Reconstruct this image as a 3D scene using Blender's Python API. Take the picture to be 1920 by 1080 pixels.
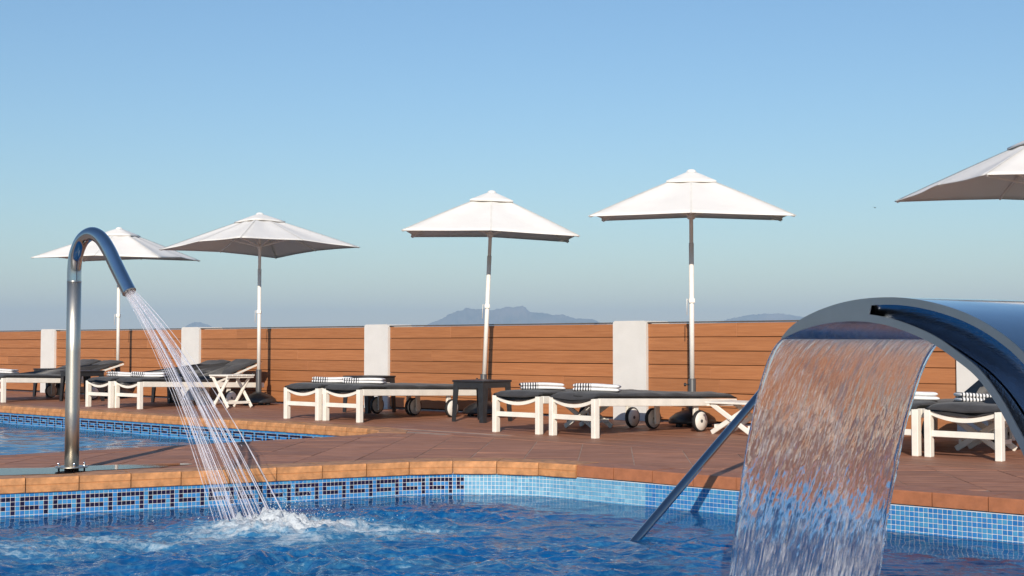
import bpy, bmesh, math, random
import numpy as np
from mathutils import Vector, Matrix
from mathutils.geometry import delaunay_2d_cdt
R = math.radians
random.seed(7)
rng = np.random.default_rng(11)
scene = bpy.context.scene
for o in list(bpy.data.objects):
    bpy.data.objects.remove(o)

# ------------------------------------------------------------------ camera
cam_d = bpy.data.cameras.new('camera')
cam = bpy.data.objects.new('camera', cam_d)
scene.collection.objects.link(cam)
cam.location = (0, 0, 0.85)
cam.rotation_euler = (R(90) + math.atan(105 / 2500), 0, 0)
cam_d.sensor_width = 36
cam_d.lens = 36 * 2500 / 1920
cam_d.clip_start = 0.1
cam_d.clip_end = 30000
scene.camera = cam

# ------------------------------------------------------------------ world, sun, exposure
SUN_EL = 24.5
SUN_AZ = 0.09           # light travels towards (SUN_AZ, 1)
world = bpy.data.worlds.new('World')
scene.world = world
world.use_nodes = True
wn = world.node_tree
wn.nodes.clear()
wo = wn.nodes.new('ShaderNodeOutputWorld')
wb = wn.nodes.new('ShaderNodeBackground')
sky = wn.nodes.new('ShaderNodeTexSky')
sky.sky_type = 'NISHITA'
sky.sun_disc = False
sky.sun_elevation = R(SUN_EL)
sky.sun_rotation = math.pi + math.atan(SUN_AZ)
sky.altitude = 0
sky.air_density = 1.4
sky.dust_density = 0.0
sky.ozone_density = 6.4
wb.inputs['Strength'].default_value = 0.109
wn.links.new(sky.outputs[0], wb.inputs['Color'])
wn.links.new(wb.outputs[0], wo.inputs['Surface'])

sun_d = bpy.data.lights.new('sun', 'SUN')
sun_d.energy = 5.0
sun_d.angle = R(0.5)
sun_d.color = (1.0, 0.885, 0.735)
sun = bpy.data.objects.new('sun', sun_d)
scene.collection.objects.link(sun)
sd = Vector((SUN_AZ, 1, -math.tan(R(SUN_EL)) * math.hypot(1, SUN_AZ)))
sun.rotation_euler = sd.to_track_quat('-Z', 'Y').to_euler()
sun.location = (0, -5, 10)

vs = scene.view_settings
vs.view_transform = 'Standard'
vs.look = 'None'
vs.exposure = 0.12
vs.gamma = 1.0
vs.use_curve_mapping = False
scene.cycles.use_denoising = True
scene.cycles.max_bounces = 12
scene.cycles.glossy_bounces = 6
scene.cycles.transmission_bounces = 10
scene.cycles.transparent_max_bounces = 16
scene.cycles.volume_bounces = 1

# ------------------------------------------------------------------ helpers
col = scene.collection


def mat(name):
    m = bpy.data.materials.new(name)
    m.use_nodes = True
    nt = m.node_tree
    nt.nodes.clear()
    return m, nt


class NT:
    """small node-graph helper"""
    def __init__(s, name):
        s.m, s.t = mat(name)
        s.out = s.n('ShaderNodeOutputMaterial')

    def n(s, typ, **kw):
        nd = s.t.nodes.new(typ)
        for k, v in kw.items():
            if k.startswith('i_'):
                nd.inputs[k[2:].replace('_', ' ')].default_value = v
            else:
                setattr(nd, k, v)
        return nd

    def l(s, a, b):
        s.t.links.new(a, b)

    def coords(s, kind='Object', scale=(1, 1, 1), rot=(0, 0, 0)):
        tc = s.n('ShaderNodeTexCoord')
        mp = s.n('ShaderNodeMapping')
        mp.inputs['Scale'].default_value = scale
        mp.inputs['Rotation'].default_value = rot
        s.l(tc.outputs[kind], mp.inputs['Vector'])
        return mp.outputs[0]

    def noise(s, vec, scale, detail=4, rough=0.55):
        nd = s.n('ShaderNodeTexNoise')
        nd.inputs['Scale'].default_value = scale
        nd.inputs['Detail'].default_value = detail
        nd.inputs['Roughness'].default_value = rough
        s.l(vec, nd.inputs['Vector'])
        return nd.outputs['Fac']

    def ramp(s, fac, stops):
        nd = s.n('ShaderNodeValToRGB')
        cr = nd.color_ramp
        while len(cr.elements) < len(stops):
            cr.elements.new(0.5)
        for e, (p, c) in zip(cr.elements, stops):
            e.position = p
            e.color = (*c, 1) if len(c) == 3 else c
        s.l(fac, nd.inputs['Fac'])
        return nd.outputs['Color']

    def mix(s, fac, a, b, mode='MIX'):
        nd = s.n('ShaderNodeMix', data_type='RGBA', blend_type=mode)
        for sock, v in ((nd.inputs['Factor'], fac), (nd.inputs['A'], a), (nd.inputs['B'], b)):
            if hasattr(v, 'default_value') or hasattr(v, 'is_linked'):
                s.l(v, sock)
            elif isinstance(v, (tuple, list)):
                sock.default_value = (*v, 1) if len(v) == 3 else v
            else:
                sock.default_value = v
        return nd.outputs['Result']

    def math(s, op, a, b=0.0):
        nd = s.n('ShaderNodeMath', operation=op)
        for i, v in enumerate((a, b)):
            if hasattr(v, 'is_linked'):
                s.l(v, nd.inputs[i])
            else:
                nd.inputs[i].default_value = v
        return nd.outputs[0]

    def bump(s, h, strength=0.3, dist=0.01):
        nd = s.n('ShaderNodeBump')
        nd.inputs['Strength'].default_value = strength
        nd.inputs['Distance'].default_value = dist
        s.l(h, nd.inputs['Height'])
        return nd.outputs['Normal']

    def bsdf(s, color=None, rough=0.5, metal=0.0, spec=0.5, normal=None, **kw):
        b = s.n('ShaderNodeBsdfPrincipled')
        if color is not None:
            if hasattr(color, 'is_linked'):
                s.l(color, b.inputs['Base Color'])
            else:
                b.inputs['Base Color'].default_value = (*color, 1)
        if hasattr(rough, 'is_linked'):
            s.l(rough, b.inputs['Roughness'])
        else:
            b.inputs['Roughness'].default_value = rough
        b.inputs['Metallic'].default_value = metal
        b.inputs['Specular IOR Level'].default_value = spec
        if normal is not None:
            s.l(normal, b.inputs['Normal'])
        for k, v in kw.items():
            b.inputs[k.replace('_', ' ')].default_value = v
        return b.outputs[0]

    def done(s, shader):
        s.l(shader, s.out.inputs['Surface'])
        return s.m


class MB:
    """collects geometry, links it as ONE mesh object"""
    def __init__(s):
        s.v = []
        s.f = []
        s.sm = []

    def add(s, vs_, fs, smooth=False):
        o = len(s.v)
        s.v += [tuple(p) for p in vs_]
        s.f += [tuple(i + o for i in f) for f in fs]
        s.sm += [smooth] * len(fs)
        return s

    def box(s, c, d, bev=0.0, rz=0.0, mtx=None):
        hx, hy, hz = d[0] / 2, d[1] / 2, d[2] / 2
        if bev <= 0:
            p = [(x * hx, y * hy, z * hz) for z in (-1, 1) for y in (-1, 1) for x in (-1, 1)]
            f = [(0, 2, 3, 1), (4, 5, 7, 6), (0, 1, 5, 4), (2, 6, 7, 3), (0, 4, 6, 2), (1, 3, 7, 5)]
        else:
            # chamfered box: 24 verts
            b = min(bev, hx * .9, hy * .9, hz * .9)
            p, f = [], []
            idx = {}
            for sx in (-1, 1):
                for sy in (-1, 1):
                    for sz in (-1, 1):
                        for ax in range(3):
                            q = [sx * (hx - b), sy * (hy - b), sz * (hz - b)]
                            q[ax] = (sx * hx, sy * hy, sz * hz)[ax]
                            idx[(sx, sy, sz, ax)] = len(p)
                            p.append(tuple(q))
            def g(*k):
                return idx[k]
            for sg in (-1, 1):
                a = [g(sg, -1, -1, 0), g(sg, 1, -1, 0), g(sg, 1, 1, 0), g(sg, -1, 1, 0)]
                f.append(a if sg > 0 else a[::-1])
                a = [g(-1, sg, -1, 1), g(-1, sg, 1, 1), g(1, sg, 1, 1), g(1, sg, -1, 1)]
                f.append(a if sg > 0 else a[::-1])
                a = [g(-1, -1, sg, 2), g(1, -1, sg, 2), g(1, 1, sg, 2), g(-1, 1, sg, 2)]
                f.append(a if sg > 0 else a[::-1])
            for s1 in (-1, 1):
                for s2 in (-1, 1):
                    f.append([g(-1, s1, s2, 1), g(1, s1, s2, 1), g(1, s1, s2, 2), g(-1, s1, s2, 2)])
                    f.append([g(s1, -1, s2, 0), g(s1, 1, s2, 0), g(s1, 1, s2, 2), g(s1, -1, s2, 2)])
                    f.append([g(s1, s2, -1, 0), g(s1, s2, 1, 0), g(s1, s2, 1, 1), g(s1, s2, -1, 1)])
                    for s3 in (-1, 1):
                        f.append([g(s1, s2, s3, 0), g(s1, s2, s3, 1), g(s1, s2, s3, 2)])
        M = mtx if mtx is not None else Matrix.Rotation(rz, 4, 'Z')
        cc = Vector(c)
        s.add([tuple(M @ Vector(q) + cc) for q in p], f)
        return s

    def bar(s, a, b, w, t, bev=0.0, up=(0, 0, 1)):
        """box between two points: w across, t along 'up'"""
        a, b = Vector(a), Vector(b)
        y = (b - a)
        L = y.length
        y.normalize()
        x = y.cross(Vector(up))
        if x.length < 1e-4:
            x = Vector((1, 0, 0))
        x.normalize()
        z = x.cross(y)
        M = Matrix((x, y, z)).transposed().to_4x4()
        return s.box((a + b) / 2, (w, L, t), bev, mtx=M)

    def sweep(s, pts, rad, n=12, caps=True, smooth=True, prof=None):
        """tube along pts; rad number or list"""
        pts = [Vector(p) for p in pts]
        k = len(pts)
        if not hasattr(rad, '__len__'):
            rad = [rad] * k
        ring0 = len(s.v)
        t0 = (pts[1] - pts[0]).normalized()
        nrm = t0.orthogonal().normalized()
        for i, p in enumerate(pts):
            t = (pts[min(i + 1, k - 1)] - pts[max(i - 1, 0)]).normalized()
            nrm = (nrm - t * nrm.dot(t)).normalized()
            bn = t.cross(nrm)
            for j in range(n):
                a = 2 * math.pi * j / n
                s.v.append(tuple(p + (nrm * math.cos(a) + bn * math.sin(a)) * rad[i]))
        for i in range(k - 1):
            for j in range(n):
                a = ring0 + i * n + j
                b = ring0 + i * n + (j + 1) % n
                s.f.append((a, b, b + n, a + n))
                s.sm.append(smooth)
        if caps:
            s.f.append(tuple(ring0 + j for j in range(n))[::-1])
            s.f.append(tuple(ring0 + (k - 1) * n + j for j in range(n)))
            s.sm += [False, False]
        return s

    def lathe(s, prof, n=24, axis='Z', c=(0, 0, 0), smooth=True):
        """prof: list of (r, h)"""
        o = len(s.v)
        for r, h in prof:
            for j in range(n):
                a = 2 * math.pi * j / n
                q = (r * math.cos(a), r * math.sin(a), h)
                if axis == 'X':
                    q = (q[2], q[0], q[1])
                elif axis == 'Y':
                    q = (q[1], q[2], q[0])
                s.v.append((q[0] + c[0], q[1] + c[1], q[2] + c[2]))
        for i in range(len(prof) - 1):
            for j in range(n):
                a = o + i * n + j
                b = o + i * n + (j + 1) % n
                s.f.append((a, b, b + n, a + n))
                s.sm.append(smooth)
        s.f.append(tuple(o + j for j in range(n))[::-1])
        s.f.append(tuple(o + (len(prof) - 1) * n + j for j in range(n)))
        s.sm += [False, False]
        return s

    def grid(s, P, smooth=True, flip=False):
        """P: array (a,b,3)"""
        a, b = P.shape[:2]
        o = len(s.v)
        s.v += [tuple(q) for q in P.reshape(-1, 3)]
        for i in range(a - 1):
            for j in range(b - 1):
                q = (o + i * b + j, o + i * b + j + 1, o + (i + 1) * b + j + 1, o + (i + 1) * b + j)
                s.f.append(q[::-1] if flip else q)
                s.sm.append(smooth)
        return s

    def prism(s, poly, z0, z1):
        n = len(poly)
        a = sum(poly[i][0] * poly[(i + 1) % n][1] - poly[(i + 1) % n][0] * poly[i][1] for i in range(n))
        if a < 0:
            poly = poly[::-1]
        v = [(x, y, z0) for x, y in poly] + [(x, y, z1) for x, y in poly]
        f = [tuple(range(n))[::-1], tuple(range(n, 2 * n))]
        f += [(i, (i + 1) % n, n + (i + 1) % n, n + i) for i in range(n)]
        return s.add(v, f)

    def mesh(s, name):
        me = bpy.data.meshes.new(name)
        me.from_pydata(s.v, [], s.f)
        me.polygons.foreach_set('use_smooth', s.sm)
        me.update()
        return me

    def build(s, name, m, parent=None, fix=False):
        me = s.mesh(name)
        if fix:
            bm = bmesh.new()
            bm.from_mesh(me)
            bmesh.ops.recalc_face_normals(bm, faces=bm.faces)
            bm.to_mesh(me)
            bm.free()
        return link(name, me, m, parent)


def link(name, me, m, parent=None):
    if m is not None and not me.materials:
        me.materials.append(m)
    o = bpy.data.objects.new(name, me)
    col.objects.link(o)
    o.parent = parent
    return o


def fast_mesh(name, V, Fq):
    me = bpy.data.meshes.new(name)
    V = np.asarray(V, np.float32)
    Fq = np.asarray(Fq, np.int32)
    k = Fq.shape[1]
    me.vertices.add(len(V))
    me.vertices.foreach_set('co', V.ravel())
    me.loops.add(Fq.size)
    me.loops.foreach_set('vertex_index', Fq.ravel())
    me.polygons.add(len(Fq))
    me.polygons.foreach_set('loop_start', np.arange(0, Fq.size, k, dtype=np.int32))
    me.polygons.foreach_set('loop_total', np.full(len(Fq), k, np.int32))
    me.polygons.foreach_set('use_smooth', np.ones(len(Fq), bool))
    me.update(calc_edges=True)
    return me


def tag(o, label=None, cat=None, group=None, kind=None):
    if label:
        o['label'] = label
    if cat:
        o['category'] = cat
    if group:
        o['group'] = group
    if kind:
        o['kind'] = kind
    return o


def empty(name, loc, rz=0.0, label=None, cat=None, group=None):
    o = bpy.data.objects.new(name, None)
    o.empty_display_size = 0.1
    col.objects.link(o)
    o.location = loc
    o.rotation_euler = (0, 0, rz)
    return tag(o, label, cat, group)


# fence frame: a runs along the fence (rightwards, nearer), q runs towards / past the fence
FC = Vector((-3.26486, 18.63057))
FU = Vector((0.746035, -0.665907))
FN = Vector((0.665907, 0.746035))
FROT = math.atan2(FU.y, FU.x)


def W(a, q, z=0.0):
    p = FC + FU * a + FN * q
    return Vector((p.x, p.y, z))


def pole_a(x, q):
    k = (x - 960) / 2500
    # (FC + a FU + q FN) on the ray x = k y
    num = k * (FC.y + q * FN.y) - (FC.x + q * FN.x)
    return num / (FU.x - k * FU.y)


def value_noise(x, y, seed=0):
    """smooth value noise on numpy arrays, range -1..1"""
    xi = np.floor(x).astype(np.int64)
    yi = np.floor(y).astype(np.int64)
    fx, fy = x - xi, y - yi
    fx = fx * fx * fx * (fx * (fx * 6 - 15) + 10)
    fy = fy * fy * fy * (fy * (fy * 6 - 15) + 10)

    def h(a, b):
        n = (a * 374761393 + b * 668265263 + seed * 974634777) & 0xFFFFFFFF
        n = ((n ^ (n >> 13)) * 1274126177) & 0xFFFFFFFF
        n = n ^ (n >> 16)
        return (n & 0xFFFF) / 32767.5 - 1.0
    a = h(xi, yi) * (1 - fx) + h(xi + 1, yi) * fx
    b = h(xi, yi + 1) * (1 - fx) + h(xi + 1, yi + 1) * fx
    return a * (1 - fy) + b * fy


def fbm(x, y, oct_=4, seed=0, gain=0.5):
    s = np.zeros_like(x)
    a, t = 1.0, 0.0
    for k in range(oct_):
        s += a * value_noise(x * 2 ** k, y * 2 ** k, seed + k * 17)
        t += a
        a *= gain
    return s / t


# ------------------------------------------------------------------ materials
def m_wood(name, dark, light, axis_scale=(1.2, 16, 16), rough=0.55, var=0.12, bump=0.15):
    g = NT(name)
    v = g.coords('Object', axis_scale)
    oi = g.n('ShaderNodeObjectInfo')
    off = g.n('ShaderNodeVectorMath', operation='ADD')
    sc = g.n('ShaderNodeVectorMath', operation='SCALE')
    cmb = g.n('ShaderNodeCombineXYZ')
    for i in range(3):
        g.l(oi.outputs['Random'], cmb.inputs[i])
    g.l(cmb.outputs[0], sc.inputs[0])
    sc.inputs['Scale'].default_value = 57.0
    g.l(v, off.inputs[0])
    g.l(sc.outputs[0], off.inputs[1])
    n1 = g.noise(off.outputs[0], 3.0, 6, 0.65)
    c = g.ramp(n1, [(0.3, dark), (0.7, light)])
    hsv = g.n('ShaderNodeHueSaturation')
    val = g.math('ADD', g.math('MULTIPLY', oi.outputs['Random'], 2 * var), 1 - var)
    g.l(val, hsv.inputs['Value'])
    g.l(c, hsv.inputs['Color'])
    nr_ = g.noise(g.coords('Object'), 2.3, 4, 0.6)
    rg = g.math('ADD', g.math('MULTIPLY', nr_, 0.5), rough - 0.27)
    return g.done(g.bsdf(hsv.outputs[0], rg, normal=g.bump(n1, bump, 0.004)))


def m_plain(name, color, rough=0.5, metal=0.0, vary=0.06, nscale=14, bump=0.05, spec=0.5, bscale=None, **kw):
    g = NT(name)
    v = g.coords('Object')
    n1 = g.noise(v, nscale, 5, 0.6)
    lo = tuple(max(0, c * (1 - vary * 2)) for c in color)
    hi = tuple(min(1, c * (1 + vary)) for c in color)
    c = g.ramp(n1, [(0.3, lo), (0.65, hi)])
    n2 = g.noise(v, bscale or nscale * 6, 3, 0.6)
    return g.done(g.bsdf(c, rough, metal, spec, g.bump(n2, bump, 0.003), **kw))


M = {}
M['board'] = m_wood('fence_wood', (0.31, 0.118, 0.043), (0.42, 0.175, 0.07), (0.8, 18, 18), 0.65, 0.11, 0.25)
M['backing'] = m_plain('dark_brown_backing', (0.06, 0.025, 0.012), 0.8)
M['cap'] = m_plain('fence_cap_metal', (0.10, 0.085, 0.075), 0.5)
M['plank'] = m_wood('deck_plank', (0.23, 0.095, 0.052), (0.36, 0.165, 0.10), (0.9, 8, 8), 0.6, 0.10, 0.15)
M['tile'] = m_wood('deck_tile', (0.20, 0.080, 0.045), (0.46, 0.215, 0.13), (1.3, 11, 11), 0.75, 0.13, 0.3)
M['tile_b'] = m_plain('deck_bed', (0.40, 0.29, 0.22), 0.7, vary=0.2, nscale=5, bump=0.2)
M['plaster'] = m_plain('white_plaster', (0.64, 0.635, 0.625), 0.8, vary=0.03, nscale=4, bump=0.5, bscale=60)
M['white'] = m_plain('white_lacquer', (0.80, 0.77, 0.70), 0.4, vary=0.05, nscale=7, bump=0.04)
M['wheel'] = m_plain('white_plastic', (0.74, 0.72, 0.67), 0.4, vary=0.05)
M['black'] = m_plain('black_plastic', (0.022, 0.023, 0.026), 0.38, vary=0.15, bump=0.1)
M['rubber'] = m_plain('black_rubber', (0.014, 0.014, 0.015), 0.7)
M['sleeve'] = m_plain('dark_grey_sleeve', (0.07, 0.072, 0.078), 0.45)
M['pole'] = m_plain('white_pole_paint', (0.82, 0.80, 0.76), 0.35, vary=0.03)
M['alu'] = m_plain('satin_aluminium', (0.86, 0.83, 0.78), 0.4, 0.0, vary=0.04)


def m_cushion():
    g = NT('charcoal_cushion_fabric')
    v = g.coords('Object')
    n1 = g.noise(v, 5, 4, 0.6)
    c = g.ramp(n1, [(0.3, (0.028, 0.028, 0.031)), (0.7, (0.052, 0.051, 0.054))])
    n2 = g.noise(v, 420, 2, 0.5)
    n3 = g.noise(v, 9, 3, 0.5)
    h = g.math('ADD', g.math('MULTIPLY', n2, 0.15), n3)
    return g.done(g.bsdf(c, 0.85, spec=0.25, normal=g.bump(h, 0.5, 0.012), Sheen_Weight=0.15))


def m_canvas():
    g = NT('white_canvas')
    v = g.coords('Object')
    n1 = g.noise(v, 3, 4, 0.6)
    c = g.ramp(n1, [(0.3, (0.90, 0.89, 0.87)), (0.7, (0.94, 0.935, 0.92))])
    n2 = g.noise(v, 500, 2, 0.5)
    h = g.math('ADD', g.math('MULTIPLY', n2, 0.1), g.noise(v, 4, 2, 0.5))
    b = g.bsdf(c, 0.85, spec=0.2, normal=g.bump(h, 0.4, 0.03))
    tr = g.n('ShaderNodeBsdfTranslucent')
    tr.inputs['Color'].default_value = (0.80, 0.70, 0.58, 1)
    mx = g.n('ShaderNodeMixShader')
    mx.inputs[0].default_value = 0.22
    g.l(b, mx.inputs[1])
    g.l(tr.outputs[0], mx.inputs[2])
    return g.done(mx.outputs[0])


def m_towel():
    g = NT('striped_towel')
    tc = g.n('ShaderNodeTexCoord')
    sp = g.n('ShaderNodeSeparateXYZ')
    g.l(tc.outputs['Object'], sp.inputs[0])
    # navy stripes across the towel, on its left end
    ph = g.math('FRACT', g.math('MULTIPLY', g.math('ADD', sp.outputs['X'], 0.5), 40.0))
    st = g.math('LESS_THAN', ph, 0.46)
    left = g.math('LESS_THAN', sp.outputs['X'], -0.045)
    fac = g.math('MULTIPLY', st, left)
    n1 = g.noise(tc.outputs['Object'], 40, 3, 0.6)
    wht = g.ramp(n1, [(0.3, (0.70, 0.70, 0.71)), (0.7, (0.82, 0.82, 0.82))])
    c = g.mix(fac, wht, (0.035, 0.04, 0.06))
    n2 = g.noise(tc.outputs['Object'], 300, 2, 0.6)
    return g.done(g.bsdf(c, 0.95, spec=0.1, normal=g.bump(n2, 0.6, 0.004)))


def m_towel_full():
    g = NT('fully_striped_towel')
    tc = g.n('ShaderNodeTexCoord')
    sp = g.n('ShaderNodeSeparateXYZ')
    g.l(tc.outputs['Object'], sp.inputs[0])
    ph = g.math('FRACT', g.math('MULTIPLY', g.math('ADD', sp.outputs['X'], 0.5), 30.0))
    st = g.math('LESS_THAN', ph, 0.45)
    c = g.mix(st, (0.78, 0.78, 0.78), (0.06, 0.065, 0.075))
    n2 = g.noise(tc.outputs['Object'], 300, 2, 0.6)
    return g.done(g.bsdf(c, 0.95, spec=0.1, normal=g.bump(n2, 0.6, 0.004)))


def m_steel(name, color, rough, brushed=(1, 1, 40), bstr=0.03, streak=0.5):
    g = NT(name)
    v = g.coords('Object', brushed)
    n1 = g.noise(v, 12, 4, 0.6)
    r = g.math('ADD', g.math('MULTIPLY', n1, rough * streak), rough * (1 - streak / 2))
    n2 = g.noise(g.coords('Object'), 3.5, 5, 0.65)
    c = g.ramp(n2, [(0.35, tuple(x * 0.86 for x in color)), (0.65, color)])
    return g.done(g.bsdf(c, r, 1.0, normal=g.bump(n1, bstr, 0.002)))


M['cushion'] = m_cushion()
M['canvas'] = m_canvas()
M['seam'] = m_plain('seam_webbing', (0.72, 0.70, 0.66), 0.9)
M['towel'] = m_towel()
M['towel_full'] = m_towel_full()
M['steel'] = m_steel('brushed_steel', (0.66, 0.62, 0.54), 0.40, (1, 1, 0.15), 0.08)
M['polished'] = m_steel('polished_steel', (0.50, 0.53, 0.57), 0.09, (1, 1, 1), 0.01)
M['rim'] = m_steel('satin_steel_rim', (0.44, 0.45, 0.46), 0.34, (6, 6, 6), 0.04)
M['rail'] = m_steel('handrail_steel', (0.34, 0.37, 0.41), 0.16, (1, 1, 1), 0.02)
M['panel'] = m_steel('wavy_polished_steel', (0.42, 0.46, 0.52), 0.10, (2, 2, 9), 0.9)
M['coping_a'] = m_plain('orange_coping', (0.50, 0.232, 0.092), 0.55, vary=0.28, nscale=9, bump=0.5, bscale=90)
M['coping_b'] = m_plain('red_coping', (0.36, 0.135, 0.06), 0.5, vary=0.16, nscale=8, bump=0.4, bscale=90)
M['grout'] = m_plain('white_grout', (0.66, 0.66, 0.66), 0.8, vary=0.08, nscale=20, bump=0.2)


def m_mosaic(name, cols):
    g = NT(name)
    oi = g.n('ShaderNodeObjectInfo')
    at_ = g.n('ShaderNodeAttribute', attribute_name='tint')
    rnd = g.math('FRACT', g.math('ADD', g.math('MULTIPLY', oi.outputs['Random'], 0.999), at_.outputs['Fac']))
    k = len(cols)
    c = g.ramp(rnd, [(i / (k - 1), cols[i]) for i in range(k)])
    n = g.noise(g.coords('Object'), 90, 3, 0.6)
    c2 = g.mix(g.math('MULTIPLY', n, 0.35), c, tuple(x * 0.6 for x in cols[0]))
    return g.done(g.bsdf(c2, 0.18, spec=0.5, normal=g.bump(n, 0.05, 0.002)))


M['mos_l'] = m_mosaic('light_blue_glass_mosaic', [(0.025, 0.16, 0.43), (0.045, 0.24, 0.52), (0.03, 0.19, 0.50), (0.08, 0.32, 0.54), (0.035, 0.22, 0.46)])
M['mos_p'] = m_mosaic('pale_blue_glass_mosaic', [(0.10, 0.30, 0.50), (0.17, 0.42, 0.60), (0.13, 0.35, 0.55), (0.24, 0.50, 0.66)])
M['mos_d'] = m_mosaic('navy_glass_mosaic', [(0.006, 0.006, 0.028), (0.010, 0.008, 0.04), (0.016, 0.008, 0.045)])


def m_basin():
    g = NT('blue_tiled_basin')
    v = g.coords('Object')
    n = g.noise(v, 6, 3, 0.6)
    c = g.ramp(n, [(0.35, (0.03, 0.19, 0.46)), (0.65, (0.06, 0.28, 0.58))])
    return g.done(g.bsdf(c, 0.35))


M['basin'] = m_basin()


def m_water(name, deep, clear, bump_s, foam=True):
    """fresnel reflection over a body of blue, partly clear water; foam is white bubbles"""
    g = NT(name)
    v = g.coords('Object')
    n1 = g.noise(v, 28, 4, 0.6)
    n2 = g.noise(v, 90, 3, 0.6)
    h = g.math('ADD', n1, g.math('MULTIPLY', n2, 0.3))
    if foam:
        en = g.n('ShaderNodeAttribute', attribute_name='energy')
        h = g.math('MULTIPLY', h, en.outputs['Fac'])
    nm = g.bump(h, bump_s, 0.012)
    nb = g.noise(v, 2.2, 4, 0.6)
    body = g.ramp(nb, [(0.3, tuple(x * 0.75 for x in deep)), (0.7, tuple(min(1, x * 1.25) for x in deep))])
    if foam:
        # churned water: streaky, warped pattern of fine bubbles
        at_ = g.n('ShaderNodeAttribute', attribute_name='foam')
        w1 = g.n('ShaderNodeTexNoise')
        g.l(v, w1.inputs['Vector'])
        w1.inputs['Scale'].default_value = 7.0
        w1.inputs['Detail'].default_value = 7
        w1.inputs['Roughness'].default_value = 0.68
        w1.inputs['Distortion'].default_value = 1.6
        w2 = g.n('ShaderNodeTexNoise')
        g.l(v, w2.inputs['Vector'])
        w2.inputs['Scale'].default_value = 34.0
        w2.inputs['Detail'].default_value = 5
        w2.inputs['Roughness'].default_value = 0.7
        w2.inputs['Distortion'].default_value = 0.8
        nn = g.math('ADD', g.math('MULTIPLY', w1.outputs['Fac'], 0.68), g.math('MULTIPLY', w2.outputs['Fac'], 0.32))
        fsum = g.math('ADD', at_.outputs['Fac'], g.math('MULTIPLY', g.math('SUBTRACT', nn, 0.5), 3.2))
        ar = g.n('ShaderNodeMapRange')
        ar.inputs['From Min'].default_value = -0.05
        ar.inputs['From Max'].default_value = 0.85
        g.l(fsum, ar.inputs['Value'])
        body = g.mix(ar.outputs[0], body, (0.10, 0.36, 0.56))
    df = g.n('ShaderNodeBsdfDiffuse')
    g.l(body, df.inputs['Color'])
    tr = g.n('ShaderNodeBsdfTransparent')
    tr.inputs['Color'].default_value = (0.32, 0.66, 0.90, 1)
    m1 = g.n('ShaderNodeMixShader')
    m1.inputs[0].default_value = clear
    g.l(df.outputs[0], m1.inputs[1])
    g.l(tr.outputs[0], m1.inputs[2])
    gl = g.n('ShaderNodeBsdfGlossy')
    gl.inputs['Roughness'].default_value = 0.03
    g.l(nm, gl.inputs['Normal'])
    fr = g.n('ShaderNodeFresnel')
    fr.inputs['IOR'].default_value = 1.33
    g.l(nm, fr.inputs['Normal'])
    m2 = g.n('ShaderNodeMixShader')
    g.l(fr.outputs[0], m2.inputs[0])
    g.l(m1.outputs[0], m2.inputs[1])
    g.l(gl.outputs[0], m2.inputs[2])
    if not foam:
        return g.done(m2.outputs[0])
    fac = g.n('ShaderNodeMapRange')
    fac.inputs['From Min'].default_value = 0.42
    fac.inputs['From Max'].default_value = 1.15
    fac.inputs['To Max'].default_value = 0.9
    g.l(fsum, fac.inputs['Value'])
    fm = g.bsdf((0.74, 0.78, 0.82), 0.5, spec=0.4, normal=g.bump(g.noise(v, 60, 5, 0.7), 0.9, 0.02))
    m3 = g.n('ShaderNodeMixShader')
    g.l(fac.outputs[0], m3.inputs[0])
    g.l(m2.outputs[0], m3.inputs[1])
    g.l(fm, m3.inputs[2])
    return g.done(m3.outputs[0])


M['water'] = m_water('spa_pool_water', (0.001, 0.105, 0.33), 0.25, 0.5)
M['water_calm'] = m_water('calm_pool_water', (0.07, 0.27, 0.50), 0.4, 0.06, foam=False)


def m_puddle():
    g = NT('puddle_water')
    n = g.noise(g.coords('Object'), 14, 3, 0.5)
    nm = g.bump(n, 0.04, 0.004)
    tr = g.n('ShaderNodeBsdfTransparent')
    tr.inputs['Color'].default_value = (0.62, 0.62, 0.64, 1)
    gl = g.n('ShaderNodeBsdfGlossy')
    gl.inputs['Roughness'].default_value = 0.03
    g.l(nm, gl.inputs['Normal'])
    fr = g.n('ShaderNodeFresnel')
    fr.inputs['IOR'].default_value = 1.33
    mx = g.n('ShaderNodeMixShader')
    g.l(fr.outputs[0], mx.inputs[0])
    g.l(tr.outputs[0], mx.inputs[1])
    g.l(gl.outputs[0], mx.inputs[2])
    return g.done(mx.outputs[0])


M['puddle'] = m_puddle()


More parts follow.
